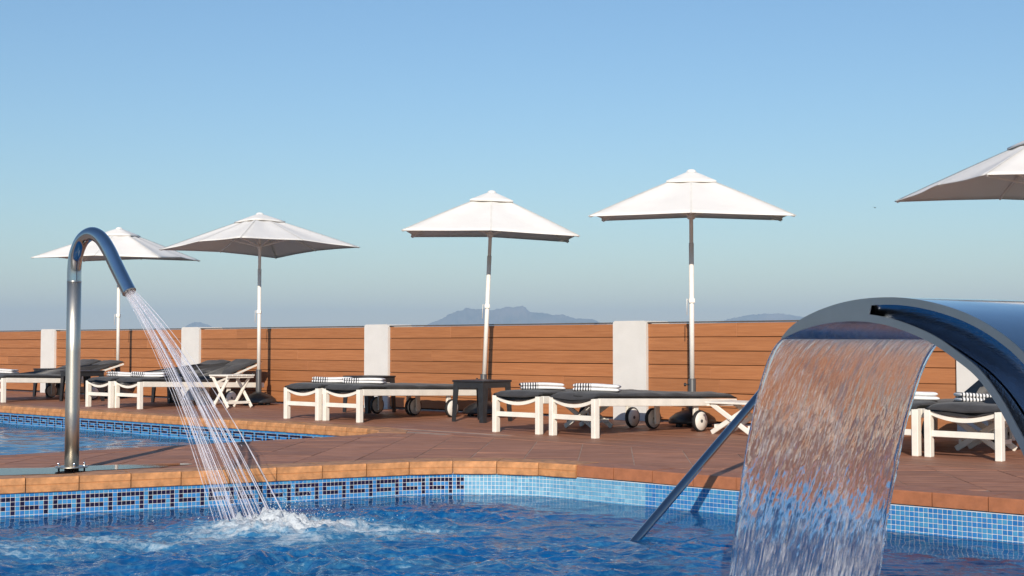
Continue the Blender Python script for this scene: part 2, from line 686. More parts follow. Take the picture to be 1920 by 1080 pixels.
def m_curtain():
    g = NT('falling_water')
    at_ = g.n('ShaderNodeAttribute', attribute_name='flow')
    mp = g.n('ShaderNodeMapping')
    mp.inputs['Scale'].default_value = (150, 20, 1)
    g.l(at_.outputs['Vector'], mp.inputs['Vector'])
    n = g.noise(mp.outputs[0], 1.0, 4, 0.65)
    mp2 = g.n('ShaderNodeMapping')
    mp2.inputs['Scale'].default_value = (110, 9, 1)
    g.l(at_.outputs['Vector'], mp2.inputs['Vector'])
    nn = g.noise(mp2.outputs[0], 1.0, 5, 0.7)
    gls = g.n('ShaderNodeBsdfPrincipled')
    gls.inputs['Base Color'].default_value = (0.96, 0.98, 1, 1)
    gls.inputs['Roughness'].default_value = 0.04
    gls.inputs['IOR'].default_value = 1.33
    gls.inputs['Transmission Weight'].default_value = 1.0
    g.l(g.bump(n, 0.25, 0.004), gls.inputs['Normal'])
    df = g.n('ShaderNodeBsdfDiffuse')
    df.inputs['Color'].default_value = (0.86, 0.86, 0.90, 1)
    tl = g.n('ShaderNodeBsdfTranslucent')
    tl.inputs['Color'].default_value = (0.78, 0.78, 0.82, 1)
    a = g.n('ShaderNodeMixShader')
    a.inputs[0].default_value = 0.4
    g.l(df.outputs[0], a.inputs[1])
    g.l(tl.outputs[0], a.inputs[2])
    f = g.n('ShaderNodeMapRange')
    f.inputs['From Min'].default_value = 0.49
    f.inputs['From Max'].default_value = 0.74
    f.inputs['To Min'].default_value = 0.0
    f.inputs['To Max'].default_value = 0.58
    ae = g.n('ShaderNodeAttribute', attribute_name='aeration')
    g.l(g.math('ADD', nn, ae.outputs['Fac']), f.inputs['Value'])
    mx = g.n('ShaderNodeMixShader')
    g.l(f.outputs[0], mx.inputs[0])
    g.l(gls.outputs[0], mx.inputs[1])
    g.l(a.outputs[0], mx.inputs[2])
    return g.done(mx.outputs[0])


def m_jet():
    g = NT('jet_water')
    gls = g.n('ShaderNodeBsdfPrincipled')
    gls.inputs['Base Color'].default_value = (0.97, 0.98, 1, 1)
    gls.inputs['Roughness'].default_value = 0.05
    gls.inputs['IOR'].default_value = 1.33
    gls.inputs['Transmission Weight'].default_value = 1.0
    df = g.n('ShaderNodeBsdfDiffuse')
    df.inputs['Color'].default_value = (0.72, 0.72, 0.80, 1)
    tr = g.n('ShaderNodeBsdfTransparent')
    a = g.n('ShaderNodeMixShader')
    a.inputs[0].default_value = 0.7
    g.l(gls.outputs[0], a.inputs[1])
    g.l(df.outputs[0], a.inputs[2])
    n = g.noise(g.coords('Object', (1, 1, 1)), 7, 3, 0.6)
    f = g.n('ShaderNodeMapRange')
    f.inputs['From Min'].default_value = 0.35
    f.inputs['From Max'].default_value = 0.7
    f.inputs['To Min'].default_value = 0.35
    f.inputs['To Max'].default_value = 0.85
    g.l(n, f.inputs['Value'])
    b = g.n('ShaderNodeMixShader')
    g.l(f.outputs[0], b.inputs[0])
    g.l(a.outputs[0], b.inputs[1])
    g.l(tr.outputs[0], b.inputs[2])
    return g.done(b.outputs[0])


M['curtain'] = m_curtain()
M['jet'] = m_jet()
M['foam'] = m_plain('white_foam', (0.80, 0.83, 0.86), 0.5, vary=0.05, nscale=40, bump=0.5)


def m_rock():
    g = NT('mountain_rock')
    v = g.coords('Object')
    n = g.noise(v, 0.006, 8, 0.65)
    c = g.ramp(n, [(0.35, (0.05, 0.07, 0.04)), (0.6, (0.20, 0.165, 0.13))])
    return g.done(g.bsdf(c, 0.95, spec=0.1))


M['rock'] = m_rock()
M['land'] = m_plain('far_land', (0.12, 0.12, 0.07), 0.95, vary=0.3, nscale=0.003, bump=0.0)

# ------------------------------------------------------------------ ground and mountains
GZ = -12.0
g_ = MB()
g_.add([(-7000, -3000, GZ), (7000, -3000, GZ), (7000, 7000, GZ), (-7000, 7000, GZ)], [(0, 1, 2, 3)])
tag(g_.build('ground', M['land']), 'low land far below the terrace', kind='structure')


def mountain(name, prof, D, label, width, seed):
    """prof: (x px, y px) ridge points of the skyline; real terrain, ridge running across at distance D"""
    px = np.array(prof, float)
    X = (px[:, 0] - 960) / 2500 * D
    H = 0.85 + (645 - px[:, 1]) / 2500 * D
    n = 260
    xs = np.linspace(X[0] - width * 0.7, X[-1] + width * 0.7, n)
    hs = np.interp(xs, X, H - GZ)
    lo = np.interp(xs, [xs[0], X[0], X[-1], xs[-1]], [0, 1, 1, 0])
    hs = hs * lo ** 1.3
    hs = hs + (fbm(xs / D * 900, xs * 0, 4, seed) * 0.03) * hs
    m = 61
    ts = np.linspace(-1, 1, m)
    XX, TT = np.meshgrid(xs, ts)
    base = np.tile(hs, (m, 1))
    fall = np.clip(1 - np.abs(TT), 0, 1) ** 0.85
    rid = 1 + 0.30 * fbm(XX / D * 260, TT * 4, 5, seed + 5) * (1 - fall) * fall * 4
    ZZ = GZ - 2 + (base + 2) * fall * np.clip(rid, 0.3, 1.25)
    YY = D + TT * width * 0.55
    P = np.stack([XX, YY, ZZ], -1)
    idx = np.arange(m * n).reshape(m, n)
    Fq = np.stack([idx[:-1, :-1], idx[:-1, 1:], idx[1:, 1:], idx[1:, :-1]], -1).reshape(-1, 4)
    o = link(name, fast_mesh(name, P.reshape(-1, 3), Fq), M['rock'])
    return tag(o, label, kind='structure')


mountain('mountain', [(795, 612), (807, 606), (828, 597.5), (847, 587), (863, 582), (876, 576.7), (886, 580), (905, 579), (922, 582), (951, 575.6),
                      (961, 577), (980, 573), (986, 576.7), (992.5, 585), (1022, 587), (1036, 591), (1055, 590), (1078, 597.5), (1113, 598.5), (1124, 604), (1150, 612)],
         6000, 'hazy blue rocky mountain rising behind the fence', 700, 3)
mountain('hill', [(1340, 606), (1362, 599), (1410, 590), (1453, 587.5), (1480, 590), (1503, 594), (1560, 598), (1640, 606)], 6300, 'low hazy blue hill behind the fence, near the steel cascade', 500, 8)
mountain('hill', [(348, 612), (356, 607), (366, 603.5), (376, 604.5), (388, 608), (396, 612)], 6500, 'tiny hazy hilltop just above the fence by a white pillar', 300, 12)

# ------------------------------------------------------------------ pools: outlines
WL = -0.24           # water level


def arc_fillet(c, d_in, d_out, r, n):
    """points of a fillet at corner c; d_in arrives, d_out leaves"""
    d_in, d_out = Vector(d_in).normalized(), Vector(d_out).normalized()
    ang = d_in.angle(d_out)
    t = r * math.tan(ang / 2)
    a = Vector(c) - d_in * t
    sgn = 1 if d_in.cross(d_out) > 0 else -1
    nrm = Vector((-d_in.y, d_in.x)) * sgn
    ctr = a + nrm * r
    out = []
    a0 = math.atan2((a - ctr).y, (a - ctr).x)
    for i in range(n + 1):
        th = a0 + sgn * ang * i / n
        out.append(Vector((ctr.x + r * math.cos(th), ctr.y + r * math.sin(th))))
    return out


LD = Vector((0.896, 0.4437)).normalized()           # left edge of the spa pool
CORNER = Vector((-0.149, 9.954))
E2 = Vector((math.cos(R(29)), math.sin(R(29))))     # near edge of the spa pool and lip of the cascade
E1 = Vector((-E2.y, E2.x))
NEAR0 = Vector((1.53, 4.13))


def isect(p, d, q, e):
    den = d.x * e.y - d.y * e.x
    t = ((q - p).x * e.y - (q - p).y * e.x) / den
    return p + d * t


pR = isect(CORNER, FU, NEAR0, E2)
pL = CORNER - LD * 8.5
pN = isect(pL, LD.orthogonal(), NEAR0, E2)
# clockwise outline, from far left
POOL = [pL] + arc_fillet(CORNER, LD, FU, 1.1, 14) + arc_fillet(pR, FU, -E2, 0.8, 8) + [pN]
# kids' pool behind on the left, in fence coordinates
W2 = lambda a, q: W(a, q).to_2d()
PF = -2.66
dR = (W2(5.16, -6.7) - W2(5.44, -3.8)).normalized()
c2 = isect(W2(5.44, -3.8), dR, W2(0, PF), FU)
p2a, p2d = W2(-6.0, PF), c2 + dR * 4.35
p2e = p2d - FU * 9.0
POOL2 = [p2a] + arc_fillet(c2, FU, dR, 0.75, 12) + arc_fillet(p2d, dR, -FU, 0.3, 4) + [p2e]


def inside(poly, x, y):
    c = np.zeros(np.shape(x), bool)
    n = len(poly)
    for i in range(n):
        x1, y1 = poly[i]
        x2, y2 = poly[(i + 1) % n]
        if y1 == y2:
            continue
        cond = ((y1 > y) != (y2 > y)) & (x < (x2 - x1) * (y - y1) / (y2 - y1) + x1)
        c ^= cond
    return c


def offset_poly(poly, d):
    """offset outwards (poly clockwise: outside is on the left of travel)"""
    n = len(poly)
    out = []
    for i in range(n):
        a, b, c = Vector(poly[i - 1]), Vector(poly[i]), Vector(poly[(i + 1) % n])
        e1, e2 = (b - a).normalized(), (c - b).normalized()
        n1, n2 = Vector((-e1.y, e1.x)), Vector((-e2.y, e2.x))
        m = (n1 + n2)
        m = m / max(0.3, m.length_squared / 2)
        out.append(b + m * d)
    return out


def area(poly):
    return 0.5 * sum(poly[i][0] * poly[(i + 1) % len(poly)][1] - poly[(i + 1) % len(poly)][0] * poly[i][1] for i in range(len(poly)))


if area(POOL) > 0:
    POOL = POOL[::-1]
if area(POOL2) > 0:
    POOL2 = POOL2[::-1]

CW = 0.26            # coping width
OUT1, OUT2 = offset_poly(POOL, CW), offset_poly(POOL2, CW)

# deck bed with the two pool openings
outer = [Vector(p) for p in ((-22, -8), (14, -8), (14, 9.0))] + [W2(13.5, 1.3), W2(-14, 1.3), Vector((-22, 25))]
def bed(name, m, z):
    pts, edges = [], []
    for lp in (outer, offset_poly(POOL, 0.03), offset_poly(POOL2, 0.03)):
        o = len(pts)
        pts += [Vector((p[0], p[1])) for p in lp]
        edges += [(o + i, o + (i + 1) % len(lp)) for i in range(len(lp))]
    vv, ee, ff, *_ = delaunay_2d_cdt(pts, edges, [], 1, 1e-5)
    keep = []
    for f in ff:
        cx = sum(vv[i].x for i in f) / len(f)
        cy = sum(vv[i].y for i in f) / len(f)
        if not inside([tuple(p) for p in POOL], np.array([cx]), np.array([cy]))[0] and not inside([tuple(p) for p in POOL2], np.array([cx]), np.array([cy]))[0]:
            keep.append(f)
    b = MB()
    b.add([(p.x, p.y, z) for p in vv], keep)
    return b.build(name, m, fix=False)


deck = tag(bed('deck', M['tile_b'], -0.0034), 'brown terrace deck round the two pools', kind='structure')


def clip_half(poly, p, nrm):
    """keep the part of poly where (x-p).n >= 0"""
    out = []
    n = len(poly)
    for i in range(n):
        a, b = poly[i], poly[(i + 1) % n]
        da = (a[0] - p[0]) * nrm[0] + (a[1] - p[1]) * nrm[1]
        db = (b[0] - p[0]) * nrm[0] + (b[1] - p[1]) * nrm[1]
        if da >= 0:
            out.append(a)
        if (da >= 0) != (db >= 0):
            t = da / (da - db)
            out.append((a[0] + (b[0] - a[0]) * t, a[1] + (b[1] - a[1]) * t))
    return out


def nearest_edge(poly, x, y):
    best = None
    for i in range(len(poly)):
        a, b = Vector(poly[i]), Vector(poly[(i + 1) % len(poly)])
        e = b - a
        t = max(0, min(1, (Vector((x, y)) - a).dot(e) / e.length_squared))
        q = a + e * t
        d = (Vector((x, y)) - q).length
        if best is None or d < best[0]:
            e.normalize()
            best = (d, q, Vector((-e.y, e.x)))
    return best


def in_view(x, y, mx=0.45):
    return y > 3.0 and abs(x) < y * 960 / 2500 + mx


PLQ = -2.80          # line where planks end and tiles begin
# ---- wood-look tiles between the pools and the plank strip
TA = Vector((1, -0.075)).normalized()
TB = Vector((-TA.y, TA.x))
TS = 0.405
tile_list = []
for i in range(-16, 16):
    for j in range(-2, 24):
        c = Vector((0.22, 9.0)) + TA * (i * TS) + TB * (j * TS - 1.6)
        if not in_view(c.x, c.y, 0.6) or c.y > 15:
            continue
        q = (c - FC).dot(FN)
        if q > PLQ + 0.35:
            continue
        if inside([tuple(p) for p in OUT1], np.array([c.x]), np.array([c.y]))[0] and nearest_edge(OUT1, c.x, c.y)[0] > 0.3:
            continue
        if inside([tuple(p) for p in OUT2], np.array([c.x]), np.array([c.y]))[0] and nearest_edge(OUT2, c.x, c.y)[0] > 0.3:
            continue
        if c.y < 8 and inside([tuple(p) for p in OUT1], np.array([c.x]), np.array([c.y]))[0]:
            continue
        slats = []
        cut = False
        for s in range(3):
            h = TS / 3
            lo, hi = -TS / 2 + s * h + (0.0035 if s == 0 else 0.0014), -TS / 2 + (s + 1) * h - (0.0035 if s == 2 else 0.0014)
            wx = TS / 2 - 0.004
            rect = [(-wx, lo), (wx, lo), (wx, hi), (-wx, hi)]
            wp = [tuple(c + TA * x + TB * y) for x, y in rect]
            n0 = list(wp)
            for op in (OUT1, OUT2):
                d, qv, nv = nearest_edge(op, c.x, c.y)
                if d < 0.6:
                    wp = clip_half(wp, qv + nv * 0.006, nv)
                    if len(wp) < 3:
                        break
            if len(wp) >= 3:
                wp = clip_half(wp, W2(0, PLQ - 0.008), -FN)
            if len(wp) >= 3:
                if abs(abs(area(wp)) - abs(area(n0))) > 1e-6:
                    cut = True
                if abs(area(wp)) > 2e-4:
                    slats.append([((Vector(p) - c).dot(TA), (Vector(p) - c).dot(TB)) for p in wp])
            else:
                cut = True
        if slats:
            tile_list.append((c.length, c, slats, cut))
tile_list.sort(key=lambda t: t[0])
full = MB()
h = TS / 3
for s in range(3):
    lo, hi = -TS / 2 + s * h + (0.0035 if s == 0 else 0.0014), -TS / 2 + (s + 1) * h - (0.0035 if s == 2 else 0.0014)
    full.box((0, (lo + hi) / 2, -0.006), (TS - 0.008, hi - lo, 0.012), 0.0012)
full_me = full.mesh('deck_tile')
rest = MB()
trot = math.atan2(TA.y, TA.x)
for k, (d, c, slats, cut) in enumerate(tile_list):
    if k < 300:
        if cut:
            b = MB()
            for sl in slats:
                b.prism(sl, -0.012, 0.0)
            o = b.build('deck_tile', M['tile'], deck)
        else:
            o = link('deck_tile', full_me, M['tile'], deck)
        o.location = (c.x, c.y, random.uniform(-0.0012, 0.0008))
        o.rotation_euler = (random.uniform(-.002, .002), random.uniform(-.002, .002), trot)
    else:
        for sl in slats:
            rest.prism([tuple(c + TA * x + TB * y) for x, y in sl], -0.012, 0.0)
if rest.v:
    tag(rest.build('deck_tiles', M['tile'], deck), kind='stuff')

# ---- plank strip under the loungers, planks parallel to the fence
pdeck = MB()
PE = PF + CW + 0.012
strip = [W(-14, 0.42, -0.0028), W(13.4, 0.42, -0.0028), W(13.4, PLQ, -0.0028), W(5.9, PLQ, -0.0028), W(4.6, PE, -0.0028), W(-14, PE, -0.0028)]
pdeck.add([tuple(p) for p in strip], [tuple(range(6))[::-1]])
plank_deck = tag(pdeck.build('plank_deck', M['tile_b']), 'brown plank strip between the fence and the pools', kind='structure')
PW = 0.146
q = 0.40
row = 0
np_ = 0
while q - PW > PLQ - 0.02:
    a = -13.6 + (row * 0.83) % 2.2
    while a < 13.3:
        L = 2.2
        q1 = max(q - PW, PLQ + 0.004)
        wp = [tuple(W2(a + 0.002, q)), tuple(W2(a + L - 0.002, q)), tuple(W2(a + L - 0.002, q1 + 0.005)), tuple(W2(a + 0.002, q1 + 0.005))]
        ctr = W2(a + L / 2, (q + q1) / 2)
        ok = in_view(ctr.x, ctr.y, 1.6)
        if ok:
            clipped = False
            e = nearest_edge(OUT2, *((W2(a + L / 2, q1))))
            if e[0] < 1.6 or inside([tuple(p) for p in OUT2], np.array([ctr.x]), np.array([ctr.y]))[0]:
                # test both ends and middle against the far and corner edges
                for tt in (0.1, 0.5, 0.9):
                    s_ = W2(a + L * tt, q1)
                    ins = inside([tuple(p) for p in OUT2], np.array([s_.x]), np.array([s_.y]))[0]
                    if ins and len(wp) >= 3:
                        dd, qv, nv = nearest_edge(OUT2, s_.x, s_.y)
                        wp = clip_half(wp, qv + nv * 0.006, nv)
                        clipped = True
            if len(wp) >= 3 and abs(area(wp)) > 0.004:
                b = MB()
                loc = [((Vector(p) - ctr).dot(FU), (Vector(p) - ctr).dot(FN)) for p in wp]
                b.prism(loc, -0.016, 0.0)
                o = b.build('plank', M['plank'], plank_deck)
                o.location = (ctr.x, ctr.y, random.uniform(-0.001, 0.0012))
                o.rotation_euler = (0, 0, FROT)
                np_ += 1
        a += L
    q -= PW
    row += 1

# ------------------------------------------------------------------ pool basins, coping, mosaic
def basin(name, poly, depth, label):
    b = MB()
    n = len(poly)
    inner = [Vector(p) for p in poly]
    V = []
    for z in (-0.085, -depth):
        V += [(p.x, p.y, z) for p in inner]
    f = [(i, (i + 1) % n, n + (i + 1) % n, n + i) for i in range(n)]
    b.add(V, f)
    b.add([(p.x, p.y, -depth) for p in inner], [tuple(range(n))[::-1]])
    return tag(b.build(name, M['basin'], fix=False), label, kind='structure')


basin1 = basin('pool_basin', POOL, 1.25, 'blue tiled basin of the spa pool')
basin2 = basin('pool_basin', POOL2, 0.9, 'blue tiled basin of the pool behind the spout')


def walk(poly, i0, i1):
    """points from vertex i0 forward to i1"""
    n = len(poly)
    out = [poly[i0]]
    i = i0
    while i != i1:
        i = (i + 1) % n
        out.append(poly[i])
    return [Vector(p) for p in out]


def resample(pts, step):
    L = [0]
    for a, b in zip(pts, pts[1:]):
        L.append(L[-1] + (b - a).length)
    tot = L[-1]
    n = max(1, int(round(tot / step)))
    out = []
    k = 0
    for i in range(n + 1):
        d = tot * i / n
        while k < len(L) - 2 and L[k + 1] < d:
            k += 1
        t = (d - L[k]) / max(1e-9, L[k + 1] - L[k])
        out.append(pts[k].lerp(pts[k + 1], t))
    return out


def find(poly, p):
    return min(range(len(poly)), key=lambda i: (Vector(poly[i]) - Vector(p)).length)


def coping(name, poly, step, split_x, label):
    """one stone after another round the rim"""
    root = empty(name, (poly[0][0], poly[0][1], 0))
    tag(root, label, kind='structure')
    loop = [Vector(p) for p in poly] + [Vector(poly[0])]
    pts = resample(loop, step)
    n = len(pts) - 1
    for i in range(n):
        a, b = pts[i], pts[(i + 1) % n]
        e = b - a
        if e.length < 0.02:
            continue
        L = e.length
        mid = (a + b) / 2
        if not in_view(mid.x, mid.y, 3.0):
            continue
        e.normalize()
        nv = Vector((-e.y, e.x))
        # mitred ends
        pa, pb = pts[(i - 1) % n], pts[(i + 2) % n]
        ea, eb = (a - pa).normalized(), (pb - b).normalized()
        na = (nv + Vector((-ea.y, ea.x))).normalized()
        nb = (nv + Vector((-eb.y, eb.x))).normalized()
        red = split_x is not None and mid.x > split_x
        near = split_x is None and nv.dot(-FN) > 0.2
        near = near or (split_x is None and nv.dot(FU) > 0.8)
        g = 0.0022 + random.uniform(0, 0.001)
        fr = -0.022 if not red else -0.012
        # profile (outwards distance, z), nosing first
        if red:
            prof = [(CW, -0.078), (fr, -0.078), (fr, -0.006), (fr + 0.006, 0.0015), (CW, 0.0015)]
        else:
            prof = [(CW, -0.092), (fr + 0.004, -0.092), (fr, -0.088), (fr, -0.048), (fr + 0.005, -0.0455), (fr + 0.005, -0.0425), (fr, -0.040), (fr, -0.008), (fr + 0.008, 0.002), (CW, 0.002)]
        V = []
        for end, sgn, nn in ((a, 1, na), (b, -1, nb)):
            for d, z in prof:
                p = end + nn * (d / max(0.5, nn.dot(nv))) + e * (g * sgn) - mid
                V.append((p.dot(e), p.dot(nv), z))
        k = len(prof)
        f = [(j, (j + 1) % k, k + (j + 1) % k, k + j) for j in range(k)] + [tuple(range(k))[::-1], tuple(range(k, 2 * k))]
        bb = MB().add(V, f)
        o = bb.build('coping_stone', M['coping_b'] if red else (M['tile'] if near else M['coping_a']), root, fix=True)
        o.location = (mid.x - poly[0][0], mid.y - poly[0][1], random.uniform(-0.0012, 0.0012))
        o.rotation_euler = (0, 0, math.atan2(e.y, e.x))
    # mortar behind and under the stones
    mb = MB()
    o1, o2 = offset_poly(poly, 0.004), offset_poly(poly, CW - 0.004)
    n = len(poly)
    V = [(p.x, p.y, -0.012) for p in o1] + [(p.x, p.y, -0.012) for p in o2] + [(p.x, p.y, -0.088) for p in o1]
    V = [(x - poly[0][0], y - poly[0][1], z) for x, y, z in V]
    mb.add(V, [(i, (i + 1) % n, n + (i + 1) % n, n + i) for i in range(n)] + [(i, (i + 1) % n, 2 * n + (i + 1) % n, 2 * n + i) for i in range(n)])
    mb.build('mortar_bed', M['tile_b'], root)
    return root


coping('coping', POOL, 0.325, 0.47, 'orange and red clay coping stones edging the spa pool')
coping('coping', POOL2, 0.33, None, 'orange clay coping stones edging the pool behind the spout')

PITCH = 0.0285
PAT = ['DDDDDDL', 'DLLLLDL', 'DDDDLDL', 'LLLLLDL']


def mosaic(root, pts, dark_to, pale_from, singles, rows=6):
    """real glass tiles on a grout strip; pts runs along the wall, water on its right"""
    back = MB()
    z0, z1 = -0.086, -0.086 - rows * PITCH - 0.004
    fine = resample(pts, 0.1)
    V = []
    for i, p in enumerate(fine):
        a, b = fine[max(0, i - 1)], fine[min(len(fine) - 1, i + 1)]
        e = (b - a).normalized()
        nv = Vector((e.y, -e.x))
        V += [(p.x + nv.x * 0.004, p.y + nv.y * 0.004, z0), (p.x + nv.x * 0.004, p.y + nv.y * 0.004, z1)]
    back.add(V, [(2 * i, 2 * i + 1, 2 * i + 3, 2 * i + 2) for i in range(len(fine) - 1)])
    back.build('grout_strip', M['grout'], root, fix=False)
    tp = resample(pts, PITCH)
    items = []
    for i in range(len(tp) - 1):
        a, b = tp[i], tp[i + 1]
        m_ = (a + b) / 2
        if not in_view(m_.x, m_.y, 0.5):
            continue
        e = (b - a).normalized()
        nv = Vector((e.y, -e.x))
        for r in range(rows):
            kind = 'mos_l'
            if m_.x < dark_to:
                if 1 <= r <= 4 and PAT[r - 1][i % 7] == 'D':
                    kind = 'mos_d'
            elif m_.x < pale_from:
                kind = 'mos_p'
            items.append((m_.length, m_, e, nv, r, kind))
    items.sort(key=lambda t: t[0])
    w = PITCH - 0.0036
    one = {}
    bulk = {}
    tint = {}
    for k, (d, m_, e, nv, r, kind) in enumerate(items):
        z = z0 - 0.002 - (r + 0.5) * PITCH
        p = (m_.x + nv.x * 0.0055, m_.y + nv.y * 0.0055, z)
        if k < singles:
            if kind not in one:
                bb = MB().box((0, 0, 0), (w, 0.004, w), 0.001)
                one[kind] = bb.mesh('mosaic_tile')
            o = link('mosaic_tile', one[kind], M[kind], root)
            o.location = p
            o.rotation_euler = (random.uniform(-.012, .012), random.uniform(-.01, .01), math.atan2(e.y, e.x) + random.uniform(-.02, .02))
        else:
            bulk.setdefault(kind, MB())
            n0 = len(bulk[kind].v)
            bulk[kind].box(p, (w, 0.004, w), 0.0, rz=math.atan2(e.y, e.x) + random.uniform(-.02, .02))
            tint.setdefault(kind, []).extend([random.random()] * (len(bulk[kind].v) - n0))
    for kind, bb in bulk.items():
        o = bb.build('mosaic_tiles', M[kind], root)
        at_ = o.data.attributes.new('tint', 'FLOAT', 'POINT')
        at_.data.foreach_set('value', tint[kind])
        tag(o, kind='stuff')


iL = find(POOL, pL)
# walk so that the water lies on the right of travel (clockwise outline)
pts1 = walk(POOL, iL, find(POOL, pR - FU * 0.6))
mosaic(basin1, pts1, -0.34, 0.9, 300)
iA = find(POOL2, p2a)
pts2 = walk(POOL2, iA, find(POOL2, c2 + dR * 0.75))
mosaic(basin2, pts2, 99, 99, 0)

# ------------------------------------------------------------------ water of the spa pool
def spaced(lo, hi, c0, c1, fine, coarse):
    a = np.arange(lo, c0, coarse)
    b = np.arange(c0, c1, fine)
    c = np.arange(c1, hi + coarse, coarse)
    return np.concatenate([a, b, c])


SPL = np.array([-1.42, 7.98])       # where the spray lands


def wave_sum(X, Y, comps):
    Z = np.zeros_like(X)
    for lam, amp, th, ph in comps:
        k = 2 * math.pi / lam
        Z += amp * np.sin(k * (X * math.cos(th) + Y * math.sin(th)) + ph)
    return Z


xs = spaced(-8.5, 4.8, -3.6, 3.4, 0.0145, 0.12)
ys = spaced(-1.0, 10.2, 6.0, 9.9, 0.0145, 0.12)
X, Y = np.meshgrid(xs, ys)
wx = X + 0.10 * fbm(X * 1.6, Y * 1.6, 3, 21)
wy = Y + 0.10 * fbm(X * 1.6, Y * 1.6, 3, 33)
Z = np.zeros_like(X)
r_ = np.hypot(X - SPL[0], Y - SPL[1])
r2_ = np.hypot(X - 1.3, Y - 5.6)
# choppy water: ridged noise in several sizes, calmer by the walls
chop = np.zeros_like(X)
for k, (sc, am) in enumerate(((1.4, 0.020), (4.2, 0.0105), (9.0, 0.0075), (19, 0.0046), (38, 0.0022))):
    nn = value_noise(wx * sc, wy * sc * 1.25, 100 + k)
    chop += am * (1 - 2 * np.abs(nn)) if k > 0 else am * nn
comps = [(lam, 0.0042 * lam / 0.3, rng.uniform(0, 6.28), rng.uniform(0, 6.28)) for lam in np.geomspace(0.07, 0.5, 34)]
rip = wave_sum(wx, wy, comps)
dist_wall = np.full(X.shape, 9.0)
for a, b in zip(pts1, pts1[1:]):
    e = b - a
    L2 = e.length_squared
    t = np.clip(((X - a.x) * e.x + (Y - a.y) * e.y) / max(L2, 1e-9), 0, 1)
    dist_wall = np.minimum(dist_wall, np.hypot(X - a.x - e.x * t, Y - a.y - e.y * t))
calm = np.clip((dist_wall - 0.25) / 1.1, 0.03, 1)
patch = 0.75 + 0.75 * fbm(X * 0.9, Y * 1.5, 3, 303)
energy = np.clip(calm * (0.55 + 0.6 * np.exp(-(r_ / 1.5) ** 2)) * patch, 0, 1.3)
Z += 1.7 * chop * energy + rip * (0.07 + 0.42 * energy)
mound = np.exp(-((X - SPL[0] - 0.02) / 0.40) ** 2 - ((Y - SPL[1] + 0.02) / 0.30) ** 2)
apron_ = np.exp(-((X - SPL[0] - 0.15) / 0.75) ** 2 - ((Y - 7.6) / 0.55) ** 2)
big = fbm(X * 6, Y * 6, 4, 71)
Z += mound * (0.040 + 0.105 * np.abs(fbm(X * 11, Y * 11, 4, 51, 0.65)) + 0.035 * fbm(X * 30, Y * 30, 2, 57))
ring = np.exp(-((r_ - 0.6) / 0.35) ** 2)
Z += ring * 0.014 * np.abs(fbm(X * 9, Y * 9, 3, 61))
# foam attribute
foam = 0.80 * apron_ * (0.7 + 0.7 * fbm(X * 3.5, Y * 3.5, 3, 58)) + 1.35 * mound * (0.75 + 0.6 * fbm(X * 9, Y * 9, 3, 55)) + 0.6 * np.exp(-((X - 1.15) / 0.6) ** 2 - ((Y - 5.6) / 0.35) ** 2)
tail = np.exp(-((X - SPL[0] - 0.75) / 0.75) ** 2 - ((Y - SPL[1] + 0.12) / 0.33) ** 2)
foam += 0.30 * tail * (0.6 + 0.6 * fbm(X * 3, Y * 5, 3, 81))
lf = np.exp(-((X + 2.75) / 0.75) ** 2 - ((Y - 7.25) / 0.42) ** 2)
foam += 0.8 * lf * (0.7 + 0.5 * fbm(X * 3, Y * 5, 3, 91))
wisps = np.clip(fbm(X * 1.3 + 3, Y * 3.2, 4, 95) * 1.2, 0, 1)
foam += 0.42 * wisps * np.clip((dist_wall - 0.7) / 0.8, 0, 1)
keep = inside([tuple(p) for p in offset_poly(POOL, 0.06)], X, Y)
idx = np.arange(X.size).reshape(X.shape)
kq = keep[:-1, :-1] & keep[1:, :-1] & keep[1:, 1:] & keep[:-1, 1:]
Fq = np.stack([idx[:-1, :-1], idx[:-1, 1:], idx[1:, 1:], idx[1:, :-1]], -1)[kq]
used, inv = np.unique(Fq, return_inverse=True)
V = np.stack([X, Y, Z + WL], -1).reshape(-1, 3)[used]
me = fast_mesh('pool_water', V, inv.reshape(Fq.shape))
at_ = me.attributes.new('foam', 'FLOAT', 'POINT')
at_.data.foreach_set('value', foam.reshape(-1)[used].astype(np.float32))
at_ = me.attributes.new('energy', 'FLOAT', 'POINT')
at_.data.foreach_set('value', np.clip(energy, 0.02, 1.2).reshape(-1)[used].astype(np.float32))
tag(link('pool_water', me, M['water']), 'churning blue water of the spa pool with white foam', kind='structure')

# water of the second pool
xs = np.arange(-9.2, -0.9, 0.035)
ys = np.arange(9.0, 20.0, 0.035)
X, Y = np.meshgrid(xs, ys)
comps = [(lam, 0.0016 * lam / 0.3, rng.uniform(0, 6.28), rng.uniform(0, 6.28)) for lam in np.geomspace(0.15, 0.8, 24)]
Z = wave_sum(X + 0.1 * fbm(X, Y, 2, 5), Y, comps) * (0.5 + 0.6 * np.abs(fbm(X * 0.6, Y * 0.6, 2, 9)))
keep = inside([tuple(p) for p in offset_poly(POOL2, 0.05)], X, Y)
idx = np.arange(X.size).reshape(X.shape)
kq = keep[:-1, :-1] & keep[1:, :-1] & keep[1:, 1:] & keep[:-1, 1:]
Fq = np.stack([idx[:-1, :-1], idx[:-1, 1:], idx[1:, 1:], idx[1:, :-1]], -1)[kq]
used, inv = np.unique(Fq, return_inverse=True)
V = np.stack([X, Y, Z + WL], -1).reshape(-1, 3)[used]
tag(link('pool_water', fast_mesh('pool_water', V, inv.reshape(Fq.shape)), M['water_calm']), 'calm light blue water of the pool behind the spout', kind='structure')

